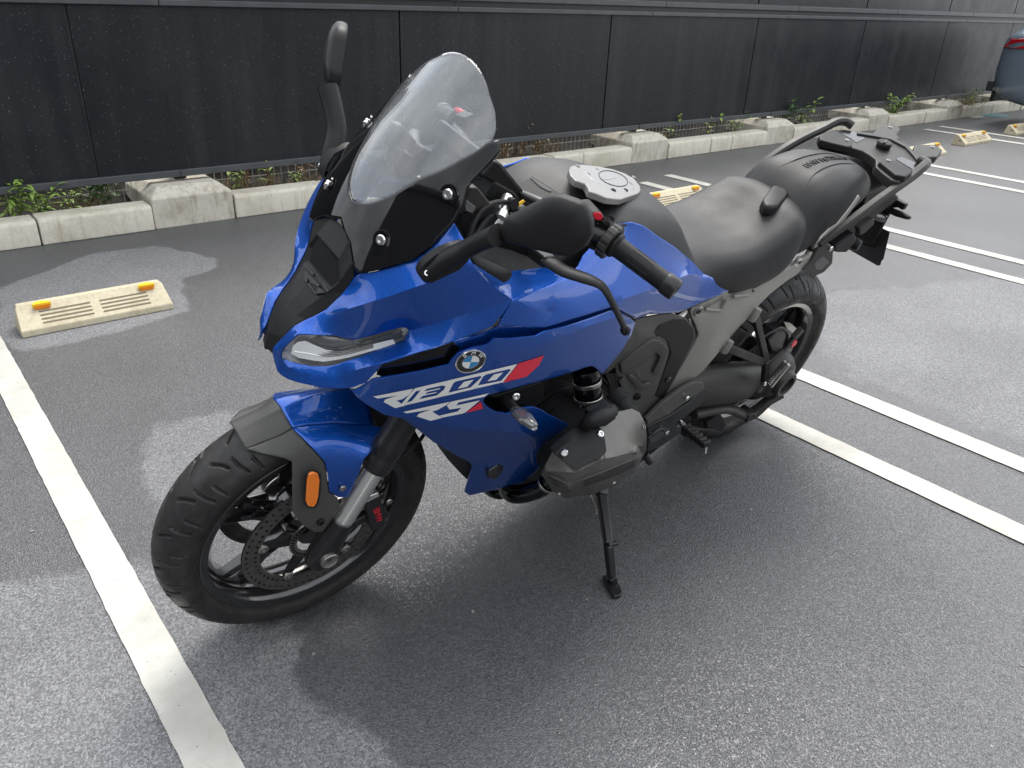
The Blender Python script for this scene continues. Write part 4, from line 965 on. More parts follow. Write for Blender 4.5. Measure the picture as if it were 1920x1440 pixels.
WHP = [[(105, 552), (505, 474), (468, 532), (398, 578), (340, 592), (420, 645), (325, 668), (210, 607), (226, 582), (280, 563), (355, 541), (150, 572)],
       [(405, 706), (880, 603), (830, 642), (745, 688), (695, 702), (795, 765), (680, 795), (540, 750), (562, 724), (620, 704), (690, 681), (440, 720)],
       [(888, 602), (1250, 523), (1272, 510), (1216, 554), (960, 610), (945, 628), (934, 641), (1172, 590), (1026, 713), (990, 724), (800, 762), (762, 744), (950, 700), (986, 664), (870, 682), (852, 660), (842, 642)]]
for q in WHP: decal('letter', M_WHT, sf, cz(q))
blk_o = cz([(522, 470), (1546, 227), (1402, 409), (418, 642), (386, 628)])
blue_d = [cz([(532, 500), (582, 487), (492, 597), (442, 611), (456, 590)]),
          cz([(642, 475), (798, 441), (829, 450), (814, 481), (742, 540), (562, 579), (602, 546), (733, 516), (744, 506), (620, 530), (650, 506), (768, 479), (777, 468), (612, 500)])]
z1, z1c = cz([(930, 401), (1178, 346), (1190, 358), (1080, 461), (857, 514), (906, 420)]), cz([(1012, 405), (1110, 383), (1046, 454), (952, 474)])
z2, z2c = cz([(1236, 331), (1468, 276), (1480, 288), (1386, 394), (1152, 441), (1206, 350)]), cz([(1312, 331), (1405, 311), (1336, 384), (1247, 400)])
decal('letter_block', M_WHT, sf, blk_o, holes=blue_d+[z1, z2]); decal('letter', M_WHT, sf, z1c); decal('letter', M_WHT, sf, z2c)
decal('red_flash', M_REDD, sf, cz([(1560, 222), (1690, 181), (1815, 140), (1762, 240), (1640, 352), (1397, 417)])); decal('red_flash', M_REDD, sf, cz([(1181, 603), (1205, 672), (1032, 716)]))
# roundel
n_ = sf.normal(883, 678); lat_, _t = sf.at(882, 677); c_ = b(882, 677, lat_)+n_*.0008
yx = b(905, 671, lat_)-c_; ux = yx-n_*(yx@n_); ux /= np.linalg.norm(ux); uy = np.cross(n_, ux)
RR = .0262
rd = lathe('roundel', c_, n_, [(0, .0012), (RR*.9, .0012), (RR, .0006), (RR, -.003)], M_ENB, sf.o, seg=56)
lathe('rim_ring', c_, n_, [(RR*.94, .0016), (RR*1.0, .0022), (RR*1.05, .0012), (RR*1.05, -.003), (RR*.94, -.001)], M_CHR, rd, closed=True, seg=56)
lathe('inner_ring', c_, n_, [(RR*.56, .0016), (RR*.60, .0018), (RR*.60, .0005), (RR*.56, .0005)], M_CHR, rd, closed=True, seg=48)
for k in range(4):
    V = [c_+n_*.0016]; 
    for i in range(13):
        a = math.pi/2*(k+i/12); V.append(c_+n_*.0016+RR*.565*(ux*math.cos(a)+uy*math.sin(a)))
    mesh_obj('quadrant', V, [tuple(range(14))], M_WHT if k % 2 == 0 else M_LBL, rd, smooth=0)
for ch, a in (('B', 135), ('M', 90), ('W', 45)):
    a = math.radians(a); rdv = ux*math.cos(a)+uy*math.sin(a); text_mesh('letter', ch, RR*.42, c_+n_*.0016+rdv*RR*.775, np.cross(rdv, n_), rdv, M_WHT, rd, .0002)
# dark slot above the side fairing, and the black lower trim
panel('intake_slot', M_GLOSS, [(706, 703, .146), (716, 681, .158), (750, 670, .170), (785, 660, .182), (818, 652, .193), (850, 642, .201), (862, 652, .200), (858, 668, .199), (840, 690, .192), (745, 710, .165)], mirror='copy', thick=.003)
panel('fairing_lip', M_BLUE, [(850, 642, .2015), (900, 628, .212), (935, 612, .217), (1020, 614, .219), (1060, 602, .214), (1150, 575, .203), (1168, 587, .197), (1160, 592, .197), (1060, 624, .215), (930, 652, .217), (860, 670, .199), (862, 652, .2005)], mirror='copy', thick=.003, bulge=-.003)
panel('lower_trim', M_PLAS, [(816, 828, .158), (880, 864, .155), (887, 876, .150), (880, 902, .140), (868, 892, .125), (840, 862, .13), (822, 838, .145)], mirror='copy')
slab('fairing_vent', M_ENB, [(916, 884), (934, 872), (946, 872), (942, 886), (930, 900), (916, 898)], .1835, .012, .003, True, parent=sf.o)
# ---- tank side panels (blue)
ts = panel('tank_side_panel', M_BLUE, [(961, 563, .222), (990, 551, .213), (1030, 536, .204), (1063, 521, .196), (1085, 498, .182), (1095, 478, .170), (1120, 450, .154), (1152, 421, .142), (1185, 416, .142), (1207, 423, .143), (1232, 441, .144), (1270, 466, .138), (1300, 492, .128), (1318, 512, .132), (1345, 525, .142), (1377, 541, .147), (1340, 557, .152), (1300, 574, .156), (1272, 586, .163), (1215, 590, .190), (1194, 598, .202), (1166, 583, .216), (1150, 574, .220), (1100, 590, .230), (1022, 612, .238), (980, 613, .236), (935, 609, .230)],
    creases=[[(1063, 521, .196), (1045, 560, .217), (1022, 612, .238)], [(1150, 574, .220), (1162, 563, .217), (1215, 545, .198), (1290, 515, .160), (1318, 512, .132)], [(961, 563, .222), (1000, 578, .226), (1035, 585, .226)],
             [(1320, 528, .144), (1310, 550, .152), (1290, 577, .158)], [(1194, 598, .202), (1230, 560, .190), (1290, 515, .160)]],
    step=12, bulge=.004, mirror='copy', thick=.0035, smooth=22, pull=.2)
# inner cowl facet above the fairing flank
panel('inner_cowl', M_BLUE, [(885, 492, .184), (905, 500, .175), (960, 508, .172), (1020, 502, .178), (1040, 505, .180), (1063, 521, .194), (1030, 536, .202), (990, 551, .211), (961, 562, .220), (935, 544, .213), (912, 526, .205), (897, 510, .197)], mirror='copy', bulge=-.006)
panel('wind_deflector', M_PLAS, [(879, 479, .190), (884, 474, .186), (905, 484, .190), (940, 500, .198), (958, 508, .204), (961, 516, .208), (952, 527, .212), (944, 530, .212), (918, 514, .206), (893, 497, .198)], mirror='copy', bulge=.006, thick=.006)
panel('cockpit_filler', M_PLAS, [(868, 452, .150), (905, 455, .140), (960, 470, .120), (1040, 500, .14), (1042, 512, .155), (1000, 512, .165), (950, 512, .170), (900, 500, .178), (880, 480, .178)], mirror='copy', edge=0)
# ---- mirrors
def mirror_side(sg):
    S = np.array((1, sg, 1))
    out_px = [(935, 428), (947, 407), (975, 391), (1022, 367), (1040, 363), (1056, 364), (1082, 373), (1098, 381), (1107, 396), (1113, 414), (1114, 440), (1102, 463), (1085, 474), (1069, 482), (1050, 481), (1034, 477), (990, 466), (947, 455), (936, 444)]
    xs = lambda px: 1.332-.062*(px-935)/180
    ring = np.array([bx(1022+(x-1022)*.965, 424+(y-424)*.965, xs(x)) for x, y in out_px])*S
    ring = densify(ring, .006)
    hd_ = dome('mirror_head', ring, (.88, sg*.44, .12), [(.955, -.014), (.99, -.011), (1., -.007), (1., -.002), (.985, .003), (.94, .007), (.80, .0125), (.62, .016), (.40, .018)], M_PLAS, smooth=60)
    V = ring.mean(0)+(ring-ring.mean(0))*.92+np.array((-.0130, -.0064*sg, -.0018)); k = len(V)
    mesh_obj('mirror_glass', V, [tuple(range(k))], M_CHR, hd_, smooth=0)
    P = [b(800, 512, .172), b(835, 487, .190), b(872, 468, .213), b(902, 453, .240), b(932, 440, .270)]
    V, F = tube_data(np.array(P)*S, [.019, .020, .0185, .018, .0195], seg=16, flat=.74, up=(0, 0, 1)); st = mesh_obj('mirror_stalk', V, F, M_PLAS, bike, smooth=50)
    base = [(782, 512, .163), (785, 503, .163), (794, 491, .166), (815, 475, .171), (846, 461, .174), (868, 456, .172), (878, 474, .185), (880, 487, .192), (862, 505, .190), (830, 520, .182), (808, 531, .176), (793, 527, .170)]
    Q = np.array(bl([(x, y, l_+.008) for x, y, l_ in base])); c_ = Q.mean(0)
    V = np.vstack([c_+(Q-c_)*.94+np.array((.002, .005, .002)), Q, Q-np.array((.004, .012, 0))])*S; n = len(Q)
    mesh_obj('mirror_base', V, [tuple(range(n))]+[(i, n+i, n+(i+1) % n, (i+1) % n) for i in range(n)]+[(n+i, 2*n+i, 2*n+(i+1) % n, n+(i+1) % n) for i in range(n)], M_PLAS, st, recalc=True, smooth=40)
    bolt(b(801, 511, .184)*S, np.array((.5, .75, .4))*S, .0055, M_CHR, st)
mirror_side(1); mirror_side(-1)
# ---- handlebar, grips, controls
gi, ge = b(1150, 457, .245), b(1268, 545, .368); gd = (ge-gi)/np.linalg.norm(ge-gi)
for sg in (1, -1):
    S = np.array((1, sg, 1)); A, E_ = gi*S, ge*S; d_ = gd*S
    bar = tube('handlebar', [np.array((1.135, .055, 1.035))*S, np.array((1.125, .12, 1.045))*S, np.array((1.105, .18, 1.045))*S, A-d_*.01], .0125, M_BLKM, bike, seg=16)
    prof = [(0, 0), (.0185, 0), (.0225, .004), (.0225, .008), (.0180, .013), (.0172, .05), (.0172, .118), (.0176, .122)]
    L_ = np.linalg.norm(E_-A); V, F = lathe_data(A, d_, [(r, o*(L_-.024)/.122) for r, o in prof], 30)
    grip = mesh_obj('grip', V, F, M_PLAS, bike, recalc=True, smooth=40)
    rib = MB()
    for k in range(10):
        a = 2*math.pi*k/10; u = np.cross(d_, (0, 0, 1)); u /= np.linalg.norm(u); v = np.cross(d_, u); o_ = (u*math.cos(a)+v*math.sin(a))*.0170
        rib.beam(A+d_*.035+o_, A+d_*(L_*.60)+o_, .0016, .0018, up=o_)
    rib.obj('grip_ribs', M_RUB, grip, bevel=.0004)
    lathe('bar_end', A+d_*(L_-.024), d_, [(0, 0), (.0188, 0), (.0195, .003), (.0192, .020), (.0175, .024), (.009, .0245), (.008, .020), (0, .020)], M_BLKM, grip, seg=30)
    # knurled selector ring
    V, F = lathe_data(A-d_*.018, d_, [(.018, 0), (.029, .001), (.031, .004), (.031, .016), (.029, .019), (.018, .020)], 36); rg_ = mesh_obj('selector_ring', V, F, M_BLKM, bar, recalc=True, bevel=.001)
    for k in range(12):
        a = 2*math.pi*k/12; u = np.cross(d_, (0, 0, 1)); u /= np.linalg.norm(u); v = np.cross(d_, u); o_ = (u*math.cos(a)+v*math.sin(a))
        mb = MB(); mb.beam(A-d_*.016+o_*.0305, A+d_*.000+o_*.0305, .0095, .003, up=o_); mb.obj('ring_tooth', M_PLASG, rg_, bevel=.0012)
    # switch housing and its buttons
    def q3(px, py, l_): return b(px, py, l_)*S
    sw = [q3(1098, 402, .205), q3(1128, 398, .212), q3(1150, 430, .226), q3(1142, 452, .226), q3(1125, 474, .222), q3(1108, 470, .214), q3(1096, 440, .205)]
    P = np.array(sw); Q = P-np.array((.012, .0, 0))-d_*.04; n = len(P); V = np.vstack([P, Q])
    box = mesh_obj('switch_box', V, [tuple(range(n)), tuple(range(n, 2*n))[::-1]]+[(i, n+i, n+(i+1) % n, (i+1) % n) for i in range(n)], M_PLAS, bar, recalc=True, bevel=.004)
    def button(nm, L_, m_, l_, dp=.006):
        P = np.array([q3(x, y, l_) for x, y in L_]); n_ = (BC-b(1120, 415, .21))*S; n_ /= np.linalg.norm(n_); V = np.vstack([P+n_*.003, P-n_*dp]); k = len(P)
        mesh_obj(nm, V, [tuple(range(k)), tuple(range(k, 2*k))[::-1]]+[(i, k+i, k+(i+1) % k, (i+1) % k) for i in range(k)], m_, box, recalc=True, bevel=.0015)
    button('hazard_button', [(1111, 402), (1117, 397), (1127, 399), (1131, 408), (1126, 414), (1116, 412)], M_RED, .214, .012)
    button('mode_button', [(1128, 415), (1135, 412), (1142, 415), (1146, 422), (1143, 428), (1133, 423)], M_PLASG, .219, .012)
    button('menu_rocker', [(1118, 420), (1123, 418), (1131, 428), (1128, 433), (1119, 430)], M_ENB, .216, .012)
    button('high_beam_button', [(1141, 405), (1147, 401), (1154, 410), (1150, 416)], M_PLAS, .224, .02)
    # lever
    lp = [b(1022, 486, .205), b(1040, 497, .225), b(1060, 509, .245), b(1095, 521, .275), b(1118, 530, .293), b(1132, 540, .305), b(1148, 567, .322), b(1165, 602, .338), b(1172, 619, .342)]
    V, F = tube_data(np.array(lp)*S, [.014, .015, .015, .014, .0115, .010, .009, .0085, .009], seg=14, flat=.5, up=(0, .3, 1)); lv = mesh_obj('hand_lever', V, F, M_PLAS, bike, smooth=45)
    lathe('lever_ball', lp[-1]*S, (1, 0, 0), [(0, .008), (.006, .006), (.0095, .002), (.0095, -.002), (.006, -.006), (0, -.008)], M_PLAS, lv, seg=16)
    mb = MB(); mb.beam(b(1000, 470, .16)*S, b(1030, 492, .215)*S, .024, .022); mb.obj('lever_perch', M_BLKM, lv, bevel=.004)
# arrow on the hazard button
hp = [bpl(1121, 407, b(1120, 405, .2175), BC-b(1120, 405, .21))]
# ---- cockpit
dsh = slab('display_unit', M_PLAS, [(905, 331), (928, 302), (937, 306), (978, 356), (979, 360), (967, 369), (958, 366)], .085, .17, .004)
slab('display_frame', M_ENB, [(934, 306), (940, 307), (981, 357), (978, 362)], .082, .164, .001, parent=dsh)
slab('display_back', M_BLKM, [(900, 336), (908, 331), (958, 366), (966, 372), (955, 382), (905, 352)], .06, .12, .004, parent=dsh)
ck = slab('cockpit_panel', M_PLASG, [(876, 365), (884, 352), (896, 352), (922, 384), (900, 402), (884, 396), (866, 400)], .128, .02, .003, True)
slab('cockpit_side', M_PLAS, [(866, 400), (884, 396), (900, 402), (922, 384), (960, 400), (945, 425), (905, 440), (872, 445), (862, 420)], .122, .03, .003, True, parent=ck)
slab('cockpit_window', M_SMOKE, [(876, 376), (892, 388), (888, 402), (874, 396), (872, 386)], .131, .004, .001, True, parent=ck)
slab('inner_structure', M_ENG2, [(880, 470), (890, 400), (930, 340), (965, 360), (1000, 400), (1040, 440), (1060, 480), (1060, 560), (980, 600), (900, 600), (850, 560)], .09, .18, .006)
tc_ = slab('top_clamp', M_FRAME, [(925, 410), (940, 396), (975, 385), (1000, 392), (1010, 404), (985, 430), (950, 440), (930, 430)], .105, .21, .005)
lathe('fork_cap', np.array((1.205, .105, 1.02)), (-.43, 0, .9), [(0, .02), (.018, .02), (.022, .016), (.024, 0), (.024, -.03)], M_SILV, tc_, seg=24)
tube('clutch_hose', [b(878, 452, .15), b(888, 420, .14), b(903, 394, .13), b(925, 381, .12), b(948, 379, .115), b(964, 388, .12), b(975, 400, .13)], .0048, M_PLAS, bike, seg=10)
tube('wire_loom', [b(885, 448, .14), b(915, 408, .12), b(945, 390, .11), b(965, 392, .12)], .007, M_ENG2, bike, seg=10)
lathe('hose_clip', b(960, 381, .118), (0, 1, .3), [(0, .008), (.009, .008), (.010, -.008), (0, -.008)], M_PLAS, bike, seg=14)
lathe('steering_damper', b(952, 368, .10), (.6, .5, -.5), [(0, .0), (.009, 0), (.010, .004), (.010, .03), (.012, .032), (.012, .045), (0, .045)], M_SILV, bike, seg=18)
slab('warning_sticker', M_YST, [(968, 384), (982, 375), (985, 378), (972, 388)], .125, .002, .0003, parent=tc_)
# ---- fuel tank cover (matte) as a loft symmetric about the centre
def sym(rows):
    secs = []
    for x, zc, *hp_ in rows:
        h_ = [(x, y, z) for y, z in hp_]; secs.append(np.array([(x, -y, z) for _, y, z in h_[::-1]]+[(x, 0, zc)]+h_))
    return secs
TROW = [(1.10, .918, (.07, .915), (.11, .905), (.135, .890), (.137, .865)), (1.055, .966, (.075, .962), (.115, .953), (.140, .938), (.142, .905)), (1.0, .995, (.08, .991), (.118, .984), (.143, .969), (.143, .935)), (.94, 1.011, (.08, 1.006), (.118, 1.000), (.144, .989), (.143, .955)), (.89, 1.012, (.08, 1.007), (.118, .999), (.144, .980), (.142, .945)), (.83, 1.001, (.08, .995), (.118, .984), (.145, .951), (.142, .915)),
        (.74, .975, (.07, .968), (.108, .950), (.139, .901), (.136, .87)), (.67, .936, (.06, .927), (.096, .906), (.131, .852), (.128, .82)), (.625, .897, (.05, .889), (.088, .868), (.128, .834), (.122, .80)), (.605, .865, (.045, .86), (.08, .845), (.112, .822), (.11, .79))]
tank = loft('tank_cover', sym(TROW), M_VINYL, bike, nu=70, nv=61, smooth=50, cap=False)
TPL = np.array((.835, 0, .9995)); TN = np.array((-.27, 0, 1.)); TN /= np.linalg.norm(TN)
def top_slab(name, mat, px, off, depth, parent, bevel=.002, plane=None, n=None):
    p0 = TPL if plane is None else plane; n_ = TN if n is None else n
    P = np.array([bpl(x, y, p0+n_*off, n_) for x, y in px]); k = len(P); V = np.vstack([P, P-n_*depth])
    return mesh_obj(name, V, [tuple(range(k)), tuple(range(k, 2*k))[::-1]]+[(i, k+i, k+(i+1) % k, (i+1) % k) for i in range(k)], mat, parent, recalc=True, bevel=bevel, smooth=40)
cap_ = top_slab('filler_plate', M_CAPP, [(1067, 318), (1070, 311), (1080, 308), (1095, 308), (1120, 311), (1146, 316), (1170, 324), (1190, 335), (1201, 349), (1202, 357), (1198, 362), (1165, 373), (1150, 372), (1137, 370), (1120, 363), (1105, 358), (1102, 350), (1098, 344), (1080, 338), (1070, 328)], .008, .014, tank, .003)
lid = top_slab('filler_lid', M_CAPL, [(1096, 322), (1098, 317), (1108, 314.5), (1125, 315), (1146, 320), (1168, 328), (1183, 338), (1190, 348), (1188, 355), (1175, 358), (1158, 356), (1135, 348), (1110, 336)], .0092, .01, cap_, .002)
P = np.array([bpl(1146+27*math.cos(t_)+4, 334.5+13*math.sin(t_)+7*math.cos(t_), TPL+TN*.0098, TN) for t_ in np.linspace(0, 2*math.pi, 40)])
V, F = tube_data(P, .0009, seg=6, n=80, cap=False); mesh_obj('lid_groove', V, F, M_PLASG, lid)
top_slab('lid_emblem', M_CAPP, [(1122, 330), (1146, 328), (1158, 333), (1140, 337), (1128, 336)], .0100, .003, lid, .0005)
for q in ((1083, 312), (1150, 357), (1103, 327), (1188, 333), (1173, 357), (1118, 318), (1181, 345)):
    p_ = bpl(*q, TPL+TN*.008, TN); bolt(p_, TN, .0052, M_STEEL if q[1] != 357 else M_BLKM, cap_, h=.003)
ic = top_slab('ignition_cover', M_PLASG, [(968, 350), (985, 339), (1000, 328), (1012, 334), (1036, 349), (1056, 362), (1046, 368), (1005, 392), (975, 397), (962, 385), (966, 366)], .0, .03, tank, .004, plane=np.array((1.045, 0, .976)), n=np.array((.5, 0, 1.))/1.118)
top_slab('cover_slot', M_ENB, [(994, 333), (998, 334), (1022, 350), (1034, 358), (1030, 359), (1012, 350)], .0015, .01, ic, .0005, plane=np.array((1.045, 0, .976)), n=np.array((.5, 0, 1.))/1.118)
# ---- seats
SROW = [(.655, .852, (.04, .850), (.075, .846), (.100, .838), (.104, .81)), (.62, .847, (.055, .845), (.098, .838), (.124, .818), (.122, .785)), (.56, .838, (.07, .836), (.115, .822), (.139, .788), (.133, .755)), (.46, .834, (.083, .834), (.135, .820), (.155, .765), (.147, .735)), (.38, .846, (.088, .846), (.140, .829), (.159, .762), (.15, .735)),
        (.30, .876, (.088, .875), (.139, .855), (.157, .775), (.148, .745)), (.25, .897, (.083, .896), (.132, .877), (.149, .805), (.14, .77)), (.212, .903, (.07, .899), (.110, .882), (.130, .845), (.12, .80)), (.185, .893, (.055, .890), (.085, .878), (.104, .855), (.10, .81)), (.172, .868, (.045, .866), (.07, .858), (.085, .84), (.085, .80))]
seat = loft('rider_seat', sym(SROW), M_VINYL, bike, nu=64, nv=61, smooth=60, cap=True)
PROW = [(.235, .850, (.06, .848), (.10, .835), (.128, .805), (.125, .78)), (.20, .905, (.06, .900), (.103, .872), (.135, .818), (.13, .79)), (.155, .944, (.064, .942), (.110, .915), (.134, .830), (.128, .80)), (.10, .965, (.062, .963), (.107, .936), (.130, .850), (.122, .82)), (.03, .972, (.058, .970), (.098, .950), (.121, .886), (.112, .86)),
        (-.04, .968, (.05, .963), (.086, .943), (.107, .905), (.10, .88)), (-.09, .959, (.043, .955), (.073, .940), (.090, .915), (.085, .89)), (-.118, .945, (.035, .942), (.058, .934), (.070, .918), (.068, .895)), (-.128, .925, (.03, .924), (.05, .918), (.06, .905), (.06, .89))]
pil = loft('pillion_seat', sym(PROW), M_VINYL, bike, nu=60, nv=61, smooth=60, cap=True)
# seam lines and embossed words on the pillion seat
def on_pil(x, y):
    rows = sorted(PROW); xs = [r[0] for r in rows]
    zz = [np.interp(abs(y), [0]+[q[0] for q in r[2:5]], [r[1]]+[q[1] for q in r[2:5]]) for r in rows]; return np.array((x, y, np.interp(x, xs, zz)))
for sg in (1, -1):
    tube('seam', [on_pil(.165, .050*sg)+np.array((0, 0, .003)), on_pil(.14, .040*sg)+np.array((0, 0, .004)), on_pil(.10, .034*sg)+np.array((0, 0, .0032)), on_pil(.03, .031*sg)+np.array((0, 0, .0025)), on_pil(-.05, .030*sg)+np.array((0, 0, .0022)), on_pil(-.11, .030*sg)+np.array((0, 0, .002))], .0016, M_VINYL, pil, seg=6)
tx = text_mesh('lettering', 'BMW MOTORRAD', .026, (0, 0, 0), (1, 0, 0), (0, 1, 0), M_PLAS, pil, .0010); xs_ = [v.co.x for v in tx.data.vertices]; wd_ = max(xs_)-min(xs_)
tx.matrix_local = Matrix.Identity(4)
for v_ in tx.data.vertices:
    q_ = on_pil(.028-(v_.co.x-(max(xs_)+min(xs_))/2)*.185/wd_, -v_.co.y*1.05); v_.co = (q_[0], q_[1], q_[2]+.0032+v_.co.z)
hm = [bpl(x, y, (.20, 0, .905), (.10, 0, 1)) for x, y in [(1428, 380), (1432, 372), (1448, 351), (1456, 351), (1474, 358), (1477, 366), (1470, 376), (1456, 390), (1446, 393), (1433, 390)]]
dome('seat_tab', hm, (.10, 0, .995), [(1.05, -.014), (1.04, -.002), (1., .004), (.92, .007), (.80, .008)], M_PLAS, seat, smooth=40)
# ---- grey rear frame
fr_out = [(1295, 582, .146), (1298, 577, .146), (1304, 575, .147), (1340, 558, .147), (1373, 541, .148), (1410, 529, .149), (1440, 519, .149), (1463, 509, .149), (1490, 495, .147), (1518, 480, .144), (1532, 458, .141), (1542, 444, .139), (1556, 430, .136), (1570, 421, .133), (1590, 395, .125), (1610, 366, .112), (1613, 371, .112), (1590, 404, .125), (1570, 430, .133), (1552, 442, .136), (1540, 458, .139), (1535, 468, .140), (1520, 488, .142), (1502, 506, .144), (1494, 515, .145), (1476, 526, .146), (1444, 551, .147), (1415, 580, .147), (1410, 588, .147), (1402, 597, .147), (1385, 614, .146), (1368, 634, .145), (1362, 645, .145), (1355, 652, .144), (1317, 697, .140), (1281, 726, .136), (1255, 744, .133), (1241, 752, .132), (1248, 738, .134), (1275, 692, .139), (1302, 644, .144), (1310, 626, .146), (1304, 608, .146), (1297, 594, .146)]
fp = panel('rear_frame', M_FRAME, fr_out, creases=[[(1304, 608, .146), (1345, 585, .151), (1410, 552, .153), (1476, 510, .152), (1535, 462, .141)], [(1317, 697, .140), (1330, 640, .148), (1370, 590, .153), (1410, 560, .153)], [(1304, 575, .147), (1330, 575, .142), (1380, 548, .143), (1440, 522, .146)]], step=10, bulge=.002, ring=4, thick=.014, smooth=22, pull=1.)
lathe('frame_boss', b(1309, 583, .147), (0, 1, 0), [(.007, .004), (.012, .005), (.0145, .003), (.0145, -.01)], M_FRAME, fp.o, seg=24); bolt(b(1309, 583, .150), (0, 1, 0), .008, M_BLKM, fp.o)
for a_, c_ in (((1322, 580, .150), (1352, 582, .152)), ((1352, 582, .152), (1362, 562, .150)), ((1375, 556, .151), (1402, 552, .152)), ((1412, 545, .151), (1436, 530, .151))):
    tube('frame_rib', [b(*a_), b(*c_)], .0048, M_FRAME, fp.o, seg=8)
for q in ((1416, 585, .146), (1364, 645, .142)): lathe('frame_lug', b(*q), (.25, .0, -1.), [(0, -.012), (.013, -.012), (.013, .022), (.011, .026), (0, .026)], M_FRAME, fp.o, seg=18)
# ---- passenger footrest carrier
L1, L2, LB = b(1416, 592, .148), b(1362, 651, .146), b(1440, 682, .168)
mb = MB(); mb.beam(L1, b(1436, 676, .166), .014, .022, .014, .020, up=(1, 0, 0)); mb.beam(L2, LB, .014, .024, .014, .026, up=(0, 0, 1)); mb.beam(b(1438, 676, .168), b(1433, 716, .182), .016, .028, .016, .020, up=(1, 0, 0)); mb.beam(b(1436, 684, .168), b(1474, 652, .172), .014, .022, .012, .016, up=(0, 0, 1)); mb.beam(b(1470, 656, .172), b(1488, 632, .174), .012, .016, .012, .016, up=(0, 0, 1))
pc = mb.obj('footrest_carrier', M_BLKM, bike, bevel=.004); mesh_obj('footrest_carrier', mir(mb.V), mb.F, M_BLKM, bike, bevel=.004, recalc=True)
MB().beam(b(1487, 634, .178), b(1503, 616, .178), .016, .022).obj('heel_pad', M_PLASG, pc, bevel=.003)
pg = MB(); pg.beam(b(1441, 722, .196), b(1476, 680, .205), .014, .026, .014, .024, up=(0, 1, 0)); pgo = pg.obj('passenger_footrest', M_STEEL, pc, bevel=.003)
dp = MB()
for k in range(9):
    t_ = k/8; q = b(1444+30*t_, 716-34*t_, .2125+.008*t_)
    for dz in (-.007, .0, .007): dp.beam(q+np.array((0, -.003, dz)), q+np.array((0, .004, dz)), .004, .003)
dp.obj('footrest_studs', M_CHR, pgo, smooth=0); bolt(b(1434, 719, .193), (0, 1, 0), .007, M_CHR, pc)
# ---- side cover and trim below the tank
sc = panel('side_cover', M_TRIM, [(1191, 600, .186), (1225, 593, .176), (1259, 588, .163), (1286, 596, .152), (1300, 612, .148), (1304, 628, .146), (1303, 640, .145), (1283, 676, .143), (1265, 712, .140), (1241, 752, .138), (1225, 772, .140), (1208, 788, .143), (1192, 770, .150), (1178, 752, .155), (1166, 728, .160), (1156, 700, .165), (1153, 688, .167), (1140, 700, .170), (1128, 704, .172), (1146, 683, .180), (1170, 645, .186)],
    creases=[[(1191, 600, .186), (1200, 625, .182), (1175, 662, .178), (1153, 688, .167)], [(1259, 588, .163), (1235, 612, .164), (1200, 625, .182)]], step=11, bulge=.002, smooth=24, thick=.006, pull=.8)
panel('side_recess', M_ENG2, [(1262, 598, .160), (1286, 600, .155), (1300, 616, .152), (1302, 636, .149), (1266, 708, .144), (1243, 748, .142), (1228, 742, .146), (1244, 700, .152), (1258, 660, .158), (1252, 640, .162), (1236, 630, .166), (1215, 636, .170), (1235, 612, .168)], mirror='copy', edge=0, bulge=.001, thick=.003, parent=sc.o)
panel('air_duct_trim', M_TRIM, [(1164, 684, .178), (1190, 662, .180), (1222, 639, .179), (1236, 638, .177), (1246, 646, .174), (1253, 654, .171), (1252, 666, .169), (1243, 688, .165), (1234, 704, .162), (1224, 700, .163), (1236, 676, .168), (1238, 668, .169), (1230, 661, .171), (1208, 678, .172), (1178, 703, .168), (1165, 700, .168)], mirror='copy', bulge=.001, thick=.012, parent=sc.o, pull=1.)
slab('duct_opening', M_ENB, [(1180, 700), (1192, 690), (1202, 706), (1196, 712), (1184, 710)], .168, .008, .002, True, parent=sc.o)
panel('duct_lip', M_TRIM, [(1178, 704, .168), (1184, 702, .170), (1198, 714, .172), (1206, 722, .170), (1216, 718, .166), (1224, 722, .163), (1206, 732, .164), (1194, 728, .166)], mirror='copy', bulge=.003, parent=sc.o)
for q in ((1165, 713, .168), (1253, 711, .150)): lathe('plug', b(*q), (0, 1, 0), [(0, .002), (.006, .002), (.0085, .001), (.009, -.003)], M_ENB, sc.o, seg=20)
bolt(b(1195, 744, .158), (.2, 1, 0), .010, M_ENG2, sc.o)
